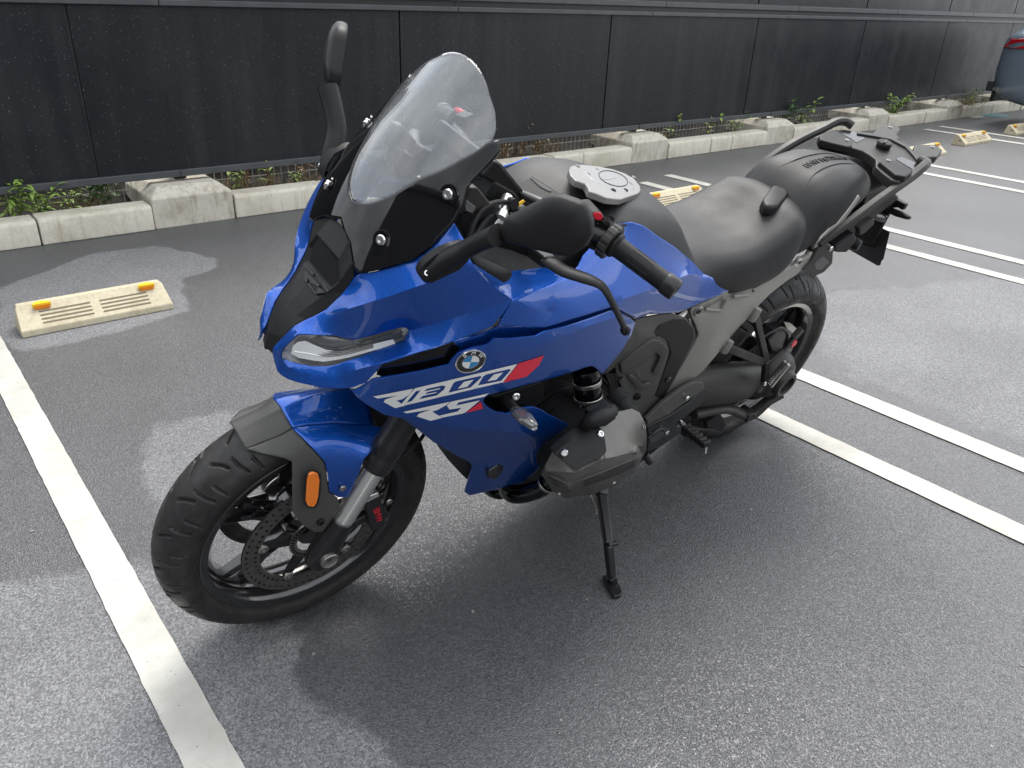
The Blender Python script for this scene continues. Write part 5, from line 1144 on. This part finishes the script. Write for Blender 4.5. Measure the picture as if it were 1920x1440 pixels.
# ---- engine core, intake and cylinder heads
slab('engine_block', M_ENG2, [(930, 740), (1000, 720), (1130, 706), (1180, 760), (1215, 800), (1245, 760), (1292, 752), (1300, 790), (1240, 835), (1180, 865), (1100, 905), (1000, 905), (920, 890), (900, 840)], .115, .23, .012)
slab('engine_sump', M_ENG2, [(905, 905), (1000, 925), (1100, 915), (1190, 880), (1240, 840), (1260, 800), (1180, 800), (1000, 860)], .09, .18, .012)
slab('radiator_shroud', M_ENG2, [(800, 800), (850, 835), (880, 862), (930, 850), (1000, 760), (1000, 730), (900, 740), (820, 770)], .125, .25, .01)
for sg in (1, -1):
    S = np.array((1, sg, 1)); p0_, p1_ = b(1098, 690, .188), b(1108, 792, .232)
    V, F = lathe_data(p0_*S, (p1_-p0_)*S, [(0, 0), (.029, 0), (.030, .018), (.027, .024), (.027, .040), (.029, .046), (.029, .058), (.027, .062), (.027, .078), (.033, .085), (.034, .12), (0, .12)], 36); it = mesh_obj('intake_tube', V, F, M_GLOSS, bike, recalc=True, smooth=40)
    for o_ in (.028, .066):
        a_ = (p1_-p0_)/np.linalg.norm(p1_-p0_); lathe('hose_clamp', (p0_+a_*o_)*S, a_*S, [(.0300, 0), (.0312, .001), (.0312, .009), (.0300, .010)], M_STEEL, it, closed=True, seg=36)
    V, F = lathe_data(np.array((.965, .10, .515))*S, (0, sg, 0), [(0, 0), (.075, 0), (.085, .03), (.085, .05), (.078, .055), (.088, .06), (.088, .08), (.08, .085), (.09, .09), (.09, .16), (0, .16)], 32); mesh_obj('cylinder', V, F, M_ENG2, bike, recalc=True, smooth=35)
hd = panel('cylinder_head_cover', M_ENG, [(1199, 773, .280), (1207, 788, .298), (1211, 801, .308), (1212.5, 820, .318), (1211.5, 845, .325), (1205, 857, .320), (1190, 887, .300), (1160, 908, .288), (1112, 927, .275), (1060, 934, .265), (1036, 921, .268), (1015, 890, .275), (1019, 877, .282), (1040, 840, .286), (1060, 826, .284), (1082, 812, .280), (1110, 790, .268), (1150, 774, .262), (1185, 766, .266)],
    creases=[[(1015, 890, .275), (1021, 883, .292), (1077, 886, .336), (1135, 860, .345), (1212, 842, .328)], [(1018, 894, .280), (1067, 913, .335), (1130, 888, .345), (1194, 861, .335), (1205, 857, .320)]], step=10, bulge=.002, thick=.012, smooth=20, pull=1.2)
for q in ((1048, 925), (1150, 905), (1206, 800)):
    bolt(b(q[0], q[1], hd.at(*q)[0]-.001), hd.normal(*q), .0055, M_STEEL, hd.o, h=.004)
for k in range(5):      # cooling ribs behind the cover
    MB().beam(b(1120+14*k, 792-4*k, .25), b(1122+14*k, 770-4*k, .20), .003, .02).obj('cooling_rib', M_ENG, hd.o, bevel=.001)
def on_head(L_, d): return [(x, y, hd.at(x, y)[0]+d) for x, y in L_]
cv = slab('ignition_coil_cover', M_PLAS, on_head([(1040, 853), (1060, 834), (1081, 817), (1109, 806), (1131, 806), (1136, 824), (1139, 845), (1135, 854), (1108, 869), (1081, 884), (1062, 870)], .010), 0, .022, .004, True)
bolt(b(1058, 849, hd.at(1058, 849)[0]+.011), hd.normal(1058, 849), .0075, M_CHR, cv); bolt(b(1125.5, 814, hd.at(1125, 814)[0]+.011), hd.normal(1125, 814), .0080, M_CHR, cv)
panel('head_guard_strip', M_PLASG, on_head([(1024, 890), (1067, 911), (1128, 887), (1193, 860), (1190, 876), (1150, 894), (1110, 908), (1066, 922), (1040, 910)], .004), bulge=.002, thick=.006, parent=cv)
sg_t = [b(1092, 806, .275), b(1105, 790, .290), b(1125, 779, .292), b(1148, 768, .285)]
V, F = tube_data(sg_t, [.012, .016, .017, .016], seg=14, flat=.8); mesh_obj('plug_lead_cover', V, F, M_PLAS, bike, smooth=45)
slab('plug_cover_end', M_PLAS, [(1112, 781), (1149, 762), (1156, 775), (1157, 785), (1136, 801), (1112, 804)], .292, .03, .005, True)
slab('cylinder_head_body', M_ENG2, [(1100, 792), (1150, 775), (1176, 772), (1180, 800), (1178, 850), (1160, 875), (1060, 918), (1035, 900), (1045, 842)], .262, .10, .006, True)
lathe('head_fin_ring', b(1166, 760, .235), (0, 1, -.2), [(0, .03), (.020, .03), (.024, .025), (.024, 0), (.028, -.004), (.028, -.03)], M_ENG2, bike, seg=24)
lathe('oil_plug', b(1213, 858, .29), (-.4, .5, -.6), [(0, .018), (.007, .018), (.009, .014), (.009, -.01), (0, -.01)], M_BLKM, bike, seg=16)
wl = MB()
for k in range(7):
    V, F = tube_data([b(1136+3*k, 700, .17), b(1143+2.4*k, 725, .175), b(1141+3*k, 752, .18), b(1128+5*k, 775, .19)], .0022, seg=6); wl.add(V, F)
wl.obj('wiring_bundle', M_ENG2, bike, smooth=60)
# ---- exhaust headers
for sg in (1, -1):
    S = np.array((1, sg, 1)); V, F = tube_data(np.array([b(1040, 893, .235), b(1018, 913, .222), b(985, 925, .195), b(962, 926, .165), b(950, 915, .13), b(955, 900, .08)])*S, [.019, .021, .022, .022, .021, .02], seg=20, n=40); ex = mesh_obj('exhaust_header', V, F, M_PIPE, bike, smooth=60)
    V, F = tube_data(np.array([b(960, 915, .12), b(935, 922, .10), b(915, 912, .06), b(905, 895, .0)])*S, .019, seg=18, n=24); mesh_obj('collector_pipe', V, F, M_PIPE, ex, smooth=60)
lathe('header_clamp', b(1022, 909, .226), b(1040, 893, .235)-b(1018, 913, .222), [(.0215, 0), (.0225, .001), (.0225, .006), (.0215, .007)], M_STEEL, ex, closed=True, seg=30)
sl2 = tube('silencer', [(.45, -.13, .22), (.25, -.17, .25), (.02, -.19, .30), (-.12, -.195, .33)], [.035, .055, .058, .05], M_BLKM, bike, seg=22)
# ---- swing arm, final drive
arm = [[np.array((.50, .10, .36))+np.array((0, .05*math.cos(a), .060*math.sin(a))) for a in np.linspace(0, 2*math.pi, 13)[:-1]]]
def ring(c_, rx, ry, rz=0): return [np.array(c_)+np.array((rz*math.sin(a), ry*math.cos(a), rx*math.sin(a))) for a in np.linspace(0, 2*math.pi, 17)[:-1]]
sw = loft('swing_arm', [ring((.52, .085, .365), .050, .045), ring((.42, .095, .37), .062, .05), ring((.30, .105, .355), .070, .05), ring((.19, .112, .335), .072, .05), ring((.12, .116, .325), .066, .046), ring((.07, .118, .318), .06, .042)], M_PLASG, bike, nu=30, nv=29, close_v=True, cap=True)
fd = lathe('final_drive', (-.005, .10, .318), (0, 1, 0), [(0, -.05), (.075, -.05), (.086, -.03), (.088, .0), (.082, .035), (.066, .058), (.046, .068), (.044, .082), (.040, .086), (.030, .086), (.028, .070), (0, .068)], M_PLASG, bike, seg=44, smooth=40)
lathe('hub_cap', (-.005, .10, .318), (0, 1, 0), [(0, .076), (.026, .077), (.0285, .074)], M_BLKM, fd, seg=30)
bellow = lathe('drive_bellow', (.105, .117, .322), (-1, 0, -.05), [(.055, 0), (.062, .006), (.055, .012), (.062, .018), (.055, .024), (.06, .03)], M_RUB, fd, seg=30)
tube('torque_arm', [b(1300, 775, .12), b(1360, 765, .135), b(1403, 778, .145), b(1440, 752, .155), b(1462, 738, .16)], [.020, .022, .022, .017, .02], M_PLASG, bike, seg=14, flat=.7)
lathe('torque_arm_joint', b(1403, 779, .155), (0, 1, 0), [(0, .012), (.013, .012), (.015, .014), (.019, .013), (.021, .008), (.021, -.03), (0, -.03)], M_BLKM, fd, seg=28)
tube('rear_brake_hose', [b(1425, 636, .12), b(1448, 622, .12), b(1466, 615, .12), b(1478, 628, .12), b(1472, 650, .12)], .004, M_BLKM, bike, seg=8)
rc = slab('rear_brake_caliper', M_BLKM, [(1440, 640), (1456, 622), (1478, 618), (1494, 630), (1492, 648), (1470, 662), (1448, 660)], .118, .05, .005)
slab('caliper_bracket', M_STEEL, [(1470, 604), (1484, 607), (1494, 616), (1490, 626), (1478, 624)], .10, .008, .001, parent=rc); lathe('caliper_emblem', b(1489, 645, .124), (0, 1, 0), [(0, .001), (.012, .001), (.0125, -.004)], M_RED, rc, seg=20)
# hugger over the rear tyre, in front of the wheel
secs = []
for a in np.radians([62, 85, 108, 130]):
    r_ = .335; c_ = RA+np.array((r_*math.sin(a-math.pi/2+math.pi/2)*0, 0, 0)); pts_ = []
    for y in (-.085, -.05, 0, .05, .085): rr = r_-.35*y*y*4; pts_.append((RA[0]+rr*math.cos(math.radians(90)-a+math.radians(0))*1.0 if False else RA[0]+rr*math.sin(a), y, RA[2]+rr*math.cos(a)))
    secs.append(pts_)
loft('rear_hugger', secs, M_PLAS, bike, nu=16, nv=15, solid=.004)
# ---- rider footrest, heel guard, side stand
slab('heel_guard', M_TRIM, [(1212, 787, .168), (1228, 770, .165), (1244, 755, .163), (1262, 742, .160), (1281, 728, .158), (1296, 720, .156), (1307, 716, .155), (1319, 718, .153), (1322, 727, .153), (1305, 742, .156), (1286, 755, .158), (1252, 779, .163), (1215, 797, .168)], .16, .012, .003, True)
bolt(b(1288, 746, .162), (0, 1, 0), .007, M_CHR)
fb = slab('footrest_bracket', M_BLKM, [(1214, 800, .160), (1255, 780, .156), (1290, 757, .152), (1325, 726, .148), (1334, 734, .146), (1312, 762, .150), (1275, 790, .155), (1278, 812, .156), (1240, 838, .160), (1214, 846, .162)], .155, .02, .004, True)
slab('bracket_gap', M_ENB, [(1218, 812, .163), (1246, 802, .161), (1256, 808, .160), (1234, 826, .161), (1218, 832, .163)], .162, .003, .001, parent=fb)
tube('gear_linkage', [b(1216, 822, .175), b(1235, 806, .175), b(1252, 806, .172)], .005, M_BLKM, fb, seg=8); bolt(b(1250, 811, .168), (0, 1, 0), .008, M_CHR, fb); bolt(b(1272, 796, .17), (0, 1, 0), .007, M_CHR, fb)
fo, fe = b(1280, 797, .185), b(1326, 836, .275)
d_ = (fe-fo)/np.linalg.norm(fe-fo); tube('footrest_core', [fo-d_*.012, fo+d_*.012], .009, M_CHR, fb, seg=14)
fpg = MB(); fpg.beam(fo+d_*.006, fe, .030, .020, .027, .018, up=(0, 0, 1)); pgb = fpg.obj('rider_footrest', M_PLAS, bike, bevel=.005, bseg=3)
for k in range(6):
    q = fo+d_*(.014+.0145*k); rb_ = MB(); up_ = np.array((0, 0, 1)); sd_ = np.cross(d_, up_); sd_ /= np.linalg.norm(sd_); u2 = np.cross(sd_, d_)
    rb_.beam(q+u2*.0098-sd_*.014-d_*.003, q+u2*.0098+d_*.003, .005, .004, up=u2); rb_.beam(q+u2*.0098+d_*.003, q+u2*.0098+sd_*.014-d_*.003, .005, .004, up=u2); rb_.obj('rubber_rib', M_RUB, pgb, bevel=.001)
tube('footrest_feeler', [fe-d_*.002+np.array((0, 0, -.006)), fe+np.array((.002, .006, -.022))], [.004, .003], M_CHR, pgb, seg=10)
slab('stand_lever_pad', M_PLAS, [(1325, 795), (1336, 786), (1347, 775), (1356, 782), (1364, 795), (1355, 811), (1340, 806), (1326, 803)], .13, .02, .005); tube('stand_lever', [b(1290, 800, .12), b(1320, 804, .12), b(1340, 800, .12)], .008, M_BLKM, bike, seg=8)
ft = np.array((.868, .424, .424*math.tan(LEAN)+.006))
s0, s1, s2 = np.array((.70, .135, .255)), b(1141, 1022, .338), b(1147, 1082, .385)
st = MB(); st.beam(s0, b(1128, 930, .212), .026, .030, .026, .028, up=(1, 0, 0)); st.beam(b(1128, 930, .212), s1, .024, .027, .020, .022, up=(1, 0, 0)); st.beam(s1, s2, .020, .022, .018, .020, up=(1, 0, 0))
sto = st.obj('side_stand', M_BLKM, bike, bevel=.005)
tube('stand_peg', [s1, b(1157, 1018, .345)], [.008, .006], M_BLKM, sto, seg=12)
# foot plate lying on the asphalt
def gl(px, py): 
    q = ground(px, py, .0015); return (q-BT) @ BM_
F0 = [gl(*q) for q in [(1129, 1085), (1142, 1080), (1158, 1096), (1167, 1114), (1163, 1122), (1150, 1124), (1140, 1110)]]; up_ = np.array((0, 0, 1)) @ BM_
P = np.array(F0); n = len(P); V = np.vstack([P, P+up_*.010]); 
mesh_obj('stand_foot', V, [tuple(range(n)), tuple(range(n, 2*n))[::-1]]+[(i, n+i, n+(i+1) % n, (i+1) % n) for i in range(n)], M_BLKM, sto, recalc=True, bevel=.003)
MB().beam(s2, P[:4].mean(0)+up_*.010, .018, .020, .022, .016, up=(1, 0, 0)).obj('foot_neck', M_BLKM, sto, bevel=.004)
sp = MB(); q0, q1 = b(1104, 925, .17), b(1120, 962, .22)
P = np.array([q0+(q1-q0)*t_+.0045*np.array((math.cos(t_*75), 0, math.sin(t_*75))) for t_ in np.linspace(0, 1, 140)]); V, F = tube_data(P, .0013, seg=5, n=140); mesh_obj('stand_spring', V, F, M_STEEL, sto)
# ---- front turn signals
for sg in (1, -1):
    S = np.array((1, sg, 1)); t0, t1, t2 = b(948, 748, .205), b(966, 768, .258), b(1003, 800, .315)
    V, F = tube_data(np.array([t0, t1])*S, [.011, .010], seg=14, flat=.7); sgn = mesh_obj('turn_signal', V, F, M_PLAS, bike, smooth=45)
    dd = (t2-t1); V, F = tube_data(np.array([t1-dd*.05, t1+dd*.15, t1+dd*.55, t1+dd*.95, t1+dd*1.02])*S, [.009, .0155, .0165, .009, .004], seg=18, flat=.62, n=20); sh = mesh_obj('signal_housing', V, F, M_SMOKE, sgn, smooth=45)
    V, F = tube_data(np.array([t1+dd*.05, t1+dd*.5, t1+dd*.97])*S+np.array((.0, .004*sg, -.004)), [.011, .013, .006], seg=14, flat=.5); mesh_obj('signal_lens', V, F, M_CHR, sh, smooth=45)
    for k in range(5):
        q = t0+(t1-t0)*(.35+.13*k); MB().beam((q+np.array((.008, .004, .006)))*S, (q+np.array((-.004, .006, .009)))*S, .002, .002).obj('stalk_rib', M_PLASG, sgn)
slab('signal_bracket', M_PLAS, [(920, 745), (975, 728), (1016, 716), (1022, 732), (1018, 752), (1000, 765), (960, 758)], .19, .012, .004, True)
bolt(b(967, 743, .225), (.3, 1, .2), .008, M_CHR)
# ---- grab rails
RLP = [b(1537, 460, .146), b(1570, 434, .153), b(1605, 408, .157), b(1640, 381, .157), b(1675, 356, .155), b(1710, 331, .150), b(1730, 314, .145)]; RLP += [RLP[-1]+np.array((-.030, -.010, .004)), RLP[-1]+np.array((-.040, -.032, .0))]
for sg in (1, -1):
    P = catmull(np.array(RLP)*np.array((1, sg, 1)), 40); T_ = np.gradient(P, axis=0); V = []; F = []
    for i, (p_, t_) in enumerate(zip(P, T_)):
        t_ = t_/np.linalg.norm(t_); u_ = np.array((0, 0, 1.)); u_ = u_-t_*(u_@t_); u_ /= np.linalg.norm(u_); r_ = np.cross(t_, u_); k_ = .6+.4*min(1, i/10)
        for a_, c_ in ((-.5, -.7), (.5, -.7), (1, -.2), (1, .5), (.55, 1), (-.55, 1), (-1, .5), (-1, -.2)): V.append(p_+r_*a_*.0125*k_+u_*c_*.0135*k_)
    for i in range(39):
        for k in range(8): F.append((i*8+k, i*8+(k+1) % 8, i*8+8+(k+1) % 8, i*8+8+k))
    F += [tuple(range(8))[::-1], tuple(39*8+k for k in range(8))]
    mesh_obj('grab_rail', V, F, M_PLASG, bike, smooth=28, recalc=True, bevel=.0015)
# ---- luggage rack
RP, RN = np.array((-.265, 0, .9925)), np.array((.107, 0, 1.)); RN /= np.linalg.norm(RN)
def rk(px, off=0.): return np.array([bpl(x, y, RP+RN*off, RN) for x, y in px])
def rslab(name, mat, px, off, depth, parent, bevel=.003, taper=0.):
    P = rk(px, off); c_ = P.mean(0); k = len(P); Q = P-RN*depth; Q = c_-RN*depth+(Q-(c_-RN*depth))*(1+taper); V = np.vstack([P, Q])
    return mesh_obj(name, V, [tuple(range(k)), tuple(range(k, 2*k))[::-1]]+[(i, k+i, k+(i+1) % k, (i+1) % k) for i in range(k)], mat, parent, recalc=True, bevel=bevel, smooth=40)
rack = rslab('luggage_rack', M_PLASG, [(1536, 253), (1544, 248), (1560, 244), (1580, 242), (1608, 246), (1640, 252), (1672, 258), (1698, 272), (1714, 290), (1724, 304), (1725, 312), (1712, 325), (1698, 334), (1686, 341), (1673, 338), (1656, 325), (1642, 313), (1642, 299), (1630, 290), (1618, 283), (1597, 277), (1566, 270), (1540, 264)], 0., .026, bike, .004)
for L_ in ([(1637, 250), (1648, 235), (1671, 232), (1687, 238), (1688, 242), (1682, 252), (1690, 262), (1664, 257)], [(1712, 284), (1716, 270), (1755, 271), (1768, 281), (1757, 294), (1735, 295), (1724, 301), (1716, 296)]): rslab('rack_arm', M_PLASG, L_, .003, .022, rack, .004)
rslab('rack_rim', M_PLASG, [(1608, 246), (1640, 250), (1674, 256), (1702, 271), (1718, 289), (1727, 304), (1724, 306), (1713, 291), (1698, 275), (1671, 261), (1640, 255), (1608, 250)], .006, .016, rack, .002)
for L_ in ([(1537, 255), (1545, 249), (1566, 244), (1583, 253), (1599, 264), (1598, 274), (1590, 275), (1560, 268), (1538, 262)], [(1649, 303), (1657, 297), (1678, 300), (1695, 308), (1712, 318), (1710, 324), (1698, 331), (1680, 328), (1664, 315)]): rslab('rack_pad', M_PLAS, L_, .012, .020, rack, .004, .06)
for L_ in ([(1571, 246), (1584, 244), (1601, 246), (1622, 257), (1621, 260), (1606, 267), (1600, 262)], [(1680, 298), (1690, 294), (1716, 304), (1719, 314), (1713, 318)]): rslab('rack_opening', M_ENB, L_, .0015, .004, rack, .0005)
for q in ((1748, 276), (1669, 238.6), (1666, 301), (1588, 263)):
    p_ = rk([q], .012 if q[0] in (1666, 1588) else .003)[0]; lathe('screw_recess', p_, RN, [(0, .0006), (.0075, .0008), (.0085, -.001)], M_ENB, rack, seg=20); bolt(p_+RN*.0006, RN, .0050, M_STEEL, rack, h=.002)
p_ = rk([(1655, 277)], 0.)[0]; V, F = lathe_data(p_, RN, [(0, .018), (.018, .018), (.0205, .015), (.0215, .011), (.0195, .010), (.0195, 0)], 30); kn = mesh_obj('rack_knob', V, F, M_PLAS, rack, recalc=True, smooth=40)
MB().beam(p_+RN*.019-np.array((.016, .006, 0)), p_+RN*.019+np.array((.016, .006, 0)), .007, .003, up=RN).obj('knob_bar', M_PLASG, kn, bevel=.001)
# ---- tail: cowl, number plate holder, plate, rear signals, pannier bracket
TROW2 = [(-.09, .925, (.05, .922), (.085, .905), (.095, .875)), (-.16, .935, (.05, .932), (.088, .915), (.098, .885)), (-.24, .945, (.05, .943), (.085, .930), (.092, .905)), (-.33, .945, (.045, .943), (.07, .935), (.078, .915)), (-.37, .93, (.035, .928), (.055, .92), (.06, .90))]
tl = loft('tail_cowl', sym(TROW2), M_PLASG, bike, nu=24, nv=31, smooth=50, cap=True)
slab('tail_underside', M_PLAS, [(1540, 470, .09), (1590, 420, .09), (1640, 380, .09), (1672, 352, .088), (1690, 372, .085), (1640, 410, .085), (1600, 440, .085), (1560, 478, .09)], .09, .18, .01)
pb = slab('pannier_bracket', M_PLASG, [(1504, 507), (1520, 490), (1536, 462), (1552, 456), (1564, 463), (1562, 494), (1545, 512), (1528, 519)], .148, .028, .005, True)
slab('bracket_opening', M_ENB, [(1528, 494), (1541, 482), (1546, 483), (1555, 492), (1540, 506), (1530, 505)], .1485, .003, .0008, True, parent=pb); bolt(b(1557, 466, .149), (0, 1, 0), .008, M_CHR, pb)
slab('pannier_bracket_rear', M_PLASG, [(1612, 430), (1622, 420), (1640, 410), (1640, 420), (1624, 436), (1614, 442)], .135, .02, .004, True)
slab('tail_link', M_PLAS, [(1566, 462), (1600, 436), (1606, 444), (1606, 452), (1588, 474), (1570, 474)], .12, .04, .005, True)
lathe('rear_reflector_mount', b(1600, 456, .09), (-.2, 1, 0), [(0, .02), (.014, .02), (.018, .014), (.018, -.03), (0, -.03)], M_PLAS, bike, seg=20)
PLP, PLN = np.array((-.405, 0, .66)), np.array((.93, .0, .37))
def plq(L_): return np.array([bpl(x, y, PLP, PLN) for x, y in L_])
Q = plq([(1646, 424), (1668, 434), (1667, 440), (1656, 486), (1653, 488), (1650, 497), (1645, 498), (1597, 471), (1580, 460), (1590, 430), (1604, 404)]); k = len(Q); n_ = PLN/np.linalg.norm(PLN); V = np.vstack([Q, Q-n_*.004])
pl_ = mesh_obj('number_plate', V, [tuple(range(k)), tuple(range(k, 2*k))[::-1]]+[(i, k+i, k+(i+1) % k, (i+1) % k) for i in range(k)], M_PLAS, bike, recalc=True, bevel=.001)
Q = plq([(1628, 432), (1645, 424), (1652, 430), (1640, 462), (1616, 456), (1604, 450)]); k = len(Q); V = np.vstack([Q+n_*.012, Q])
mesh_obj('plate_holder', V, [tuple(range(k)), tuple(range(k, 2*k))[::-1]]+[(i, k+i, k+(i+1) % k, (i+1) % k) for i in range(k)], M_ENG2, pl_, recalc=True, bevel=.003)
mb = MB(); mb.beam((-.27, 0, .90), (-.385, .01, .79), .11, .03, .09, .022, up=(0, 0, 1)); mb.beam((-.380, .01, .80), (-.402, .012, .66), .085, .018, .07, .014, up=(1, 0, 0)); mb.beam((-.37, -.09, .825), (-.37, .09, .825), .02, .02)
mb.obj('plate_bracket', M_PLAS, bike, bevel=.004)
for sg in (1, -1):
    S = np.array((1, sg, 1)); r0, r1, r2 = np.array((-.37, .08, .825)), bx(1654, 388, -.37), bx(1706, 409, -.37)
    if sg > 0: rl = (r1, r2)
    r1, r2 = rl; dd = r2-r1
    V, F = tube_data(np.array([r0, r1, r1+dd*.25, r1+dd*.6, r2-dd*.04, r2])*S, [.008, .009, .015, .017, .010, .004], seg=16, flat=.6, n=24); mesh_obj('rear_turn_signal', V, F, M_PLAS, bike, smooth=45)
lathe('tail_lamp', bx(1652, 408, -.36), (-.5, 1, 0), [(0, .014), (.010, .014), (.014, .008), (.014, -.03), (0, -.03)], M_SMOKE, bike, seg=18)
# ================================================================== grey car at the right edge of the photo
M_CAR = simple('car_paint_blue_grey', (.16, .20, .245), .30, .3, coat=1., nscale=200, nstr=.02)
M_TL = simple('tail_lamp_red', (.55, .004, .012), .12, coat=1.); M_CGL = simple('car_glass', (.02, .025, .03), .05, coat=.5); M_CTR = simple('car_trim_black', (.015, .015, .016), .5)
car = empty('parked_car', (11.22, 0, 0)); tag(car, 'blue-grey car parked with its rear to the fence, cut by the right photo edge', 'car')
WX = 1.74
def car_secs():
    # stations along the car, rear (y=4.36) to front (y=0.2): (y, zbottom, zbelt, half width belt, roof z, half width roof)
    st_ = [(4.36, .52, .80, .62, .82, .55), (4.30, .40, .93, .74, .98, .60), (4.18, .33, .98, .82, 1.10, .62), (4.0, .28, 1.00, .855, 1.26, .61), (3.7, .24, .99, .87, 1.40, .60), (3.2, .22, .97, .87, 1.46, .60), (2.5, .22, .95, .87, 1.48, .60), (1.9, .22, .93, .87, 1.42, .60), (1.4, .22, .92, .87, 1.15, .60), (1.0, .22, .90, .86, .95, .58), (.5, .25, .80, .82, .84, .55), (.25, .35, .66, .70, .70, .5)]
    out_ = []
    for y, zb, zl, hw, zr, hr in st_:
        zl += .07; zr += .07
        half = [(0, zb), (hw*.8, zb), (hw*.98, zb+.10), (hw*1.0, (zb+zl)*.52), (hw*.985, zl-.08), (hw*.95, zl), (hr*1.05+.04, zl+(zr-zl)*.45), (hr, zr-.03), (hr*.8, zr), (0, zr+.01)]
        out_.append([(-x, y, z) for x, z in half]+[(x, y, z) for x, z in half[::-1][1:-1]])
    return [np.array(s_)+np.array((.87, 0, 0)) for s_ in out_]
bodyc = loft('body', car_secs(), M_CAR, car, nu=90, nv=73, close_v=True, cap=True, smooth=50)
for sx in (0, 1):
    X0 = .003 if sx == 0 else WX-.003; sg = -1 if sx == 0 else 1
    f = lambda x: x if sx == 0 else WX-x
    # wrap-round tail lamp
    ZUP = .07
    P = [(.03, 4.17, .93), (.008, 4.0, .955), (-.003, 3.83, .945), (.0, 3.86, .865), (.012, 4.06, .835), (.045, 4.20, .835), (.12, 4.29, .84), (.30, 4.345, .85), (.30, 4.34, .93), (.12, 4.26, .945)]
    V = [(f(x)+sg*.006, y+.010, z+ZUP) for x, y, z in P]+[(f(x)-sg*.04, y-.05, z+ZUP) for x, y, z in P]; n = len(P)
    mesh_obj('tail_lamp', V, [tuple(range(n)), tuple(range(n, 2*n))[::-1]]+[(i, n+i, n+(i+1) % n, (i+1) % n) for i in range(n)], M_TL, car, recalc=True, bevel=.006)
    for wy in (3.30, .95):
        c_ = (f(.088), wy, .315); w_ = lathe('wheel', c_, (sg, 0, 0), [(0, .055), (.10, .06), (.19, .07), (.205, .075), (.205, -.1), (0, -.1)], M_STEEL, car, seg=32)
        lathe('tyre', c_, (sg, 0, 0), [(.205, .078), (.24, .098), (.29, .098), (.312, .075), (.315, 0), (.312, -.08), (.29, -.1), (.205, -.1)], M_RUB, w_, seg=48)
        lathe('wheel_arch', (f(.0), wy, .33), (sg, 0, 0), [(0, .004), (.352, .004), (.356, -.03)], M_CTR, car, seg=48)
    mesh_obj('side_window', [(f(.050)-.0*sg+sg*.014, 3.72, 1.10), (f(.050)+sg*.014, 1.75, 1.07), (f(.225)+sg*.014, 2.15, 1.45), (f(.225)+sg*.014, 3.20, 1.47)], [(0, 1, 2, 3)], M_CGL, car, smooth=0)
    slb = MB().box((f(.04)-.03, 4.26, .40), (f(.04)+.03, 4.33, .52)).obj('bumper_vent', M_CTR, car, bevel=.01)
mesh_obj('rear_window', [(.26, 4.10, 1.22), (WX-.26, 4.10, 1.22), (WX-.32, 3.80, 1.46), (.32, 3.80, 1.46)], [(0, 1, 2, 3)], M_CGL, car, smooth=0)
MB().box((.25, 4.30, .26), (WX-.25, 4.345, .40)).obj('rear_valance', M_CTR, car, bevel=.02)
# ---- markings on the asphalt by the car
M_TEAL = simple('teal_cover', (.10, .22, .24), .6); M_PALE = simple('pale_cover', (.34, .33, .30), .7)
q = [ground(x, y)[:2] for x, y in ((1815, 218), (1838, 216.5), (1850, 221), (1826, 222.5))]; mesh_obj('access_cover', [(x, y, .004) for x, y in q], [(0, 1, 2, 3)], M_PALE, smooth=0); tag(bpy.data.objects['access_cover'], 'pale square access cover in the asphalt', kind='structure')
c_ = ground(1853, 215); V, F = lathe_data((c_[0], c_[1], .002), (0, 0, 1), [(0, .003), (.27, .003), (.28, 0)], 30); tag(mesh_obj('drain_cover', V, F, M_TEAL, recalc=True), 'round teal drain cover beside the kerb', kind='structure')
# ================================================================== unseen buildings added outside the frame, only for glossy surfaces to reflect
def block(name, lab, x0, x1, y0, y1, h, mat, mg, nx, nz, face):
    o = empty(name, ((x0+x1)/2, (y0+y1)/2, 0)); tag(o, lab, 'building'); cx, cy = (x0+x1)/2, (y0+y1)/2
    MB().box((x0-cx, y0-cy, -.02), (x1-cx, y1-cy, h)).obj('wall', mat, o); MB().box((x0-cx-.15, y0-cy-.15, h), (x1-cx+.15, y1-cy+.15, h+.35)).obj('roof_slab', mat, o)
    for i in range(nx):
        for k in range(nz):
            z = 1.0+k*3.0
            if face == 'x': yy = y0-cy+(i+.5)*(y1-y0)/nx; MB().box((x1-cx-.03, yy-.7, z), (x1-cx+.03, yy+.7, z+1.4)).obj('window', mg, o)
            else: xx = x0-cx+(i+.5)*(x1-x0)/nx; MB().box((xx-.8, y1-cy-.03, z), (xx+.8, y1-cy+.03, z+1.4)).obj('window', mg, o)
M_BLD = mat_concrete('building_grey', (.42, .41, .39), (.3, .29, .27), .4, .4); M_BLD2 = mat_concrete('building_dark', (.10, .10, .105), (.06, .06, .055), .4, .4)
block('added_building_left', 'unseen dark grey building added to darken reflections, left of the car park', -30, -14, -16, 4.2, 11.5, M_BLD2, M_CGL, 7, 3, 'x')
block('added_building_rear', 'unseen pale building added for reflections, across the car park', -10, 22, -26, -17, 6.5, M_BLD, M_CGL, 9, 2, 'y')
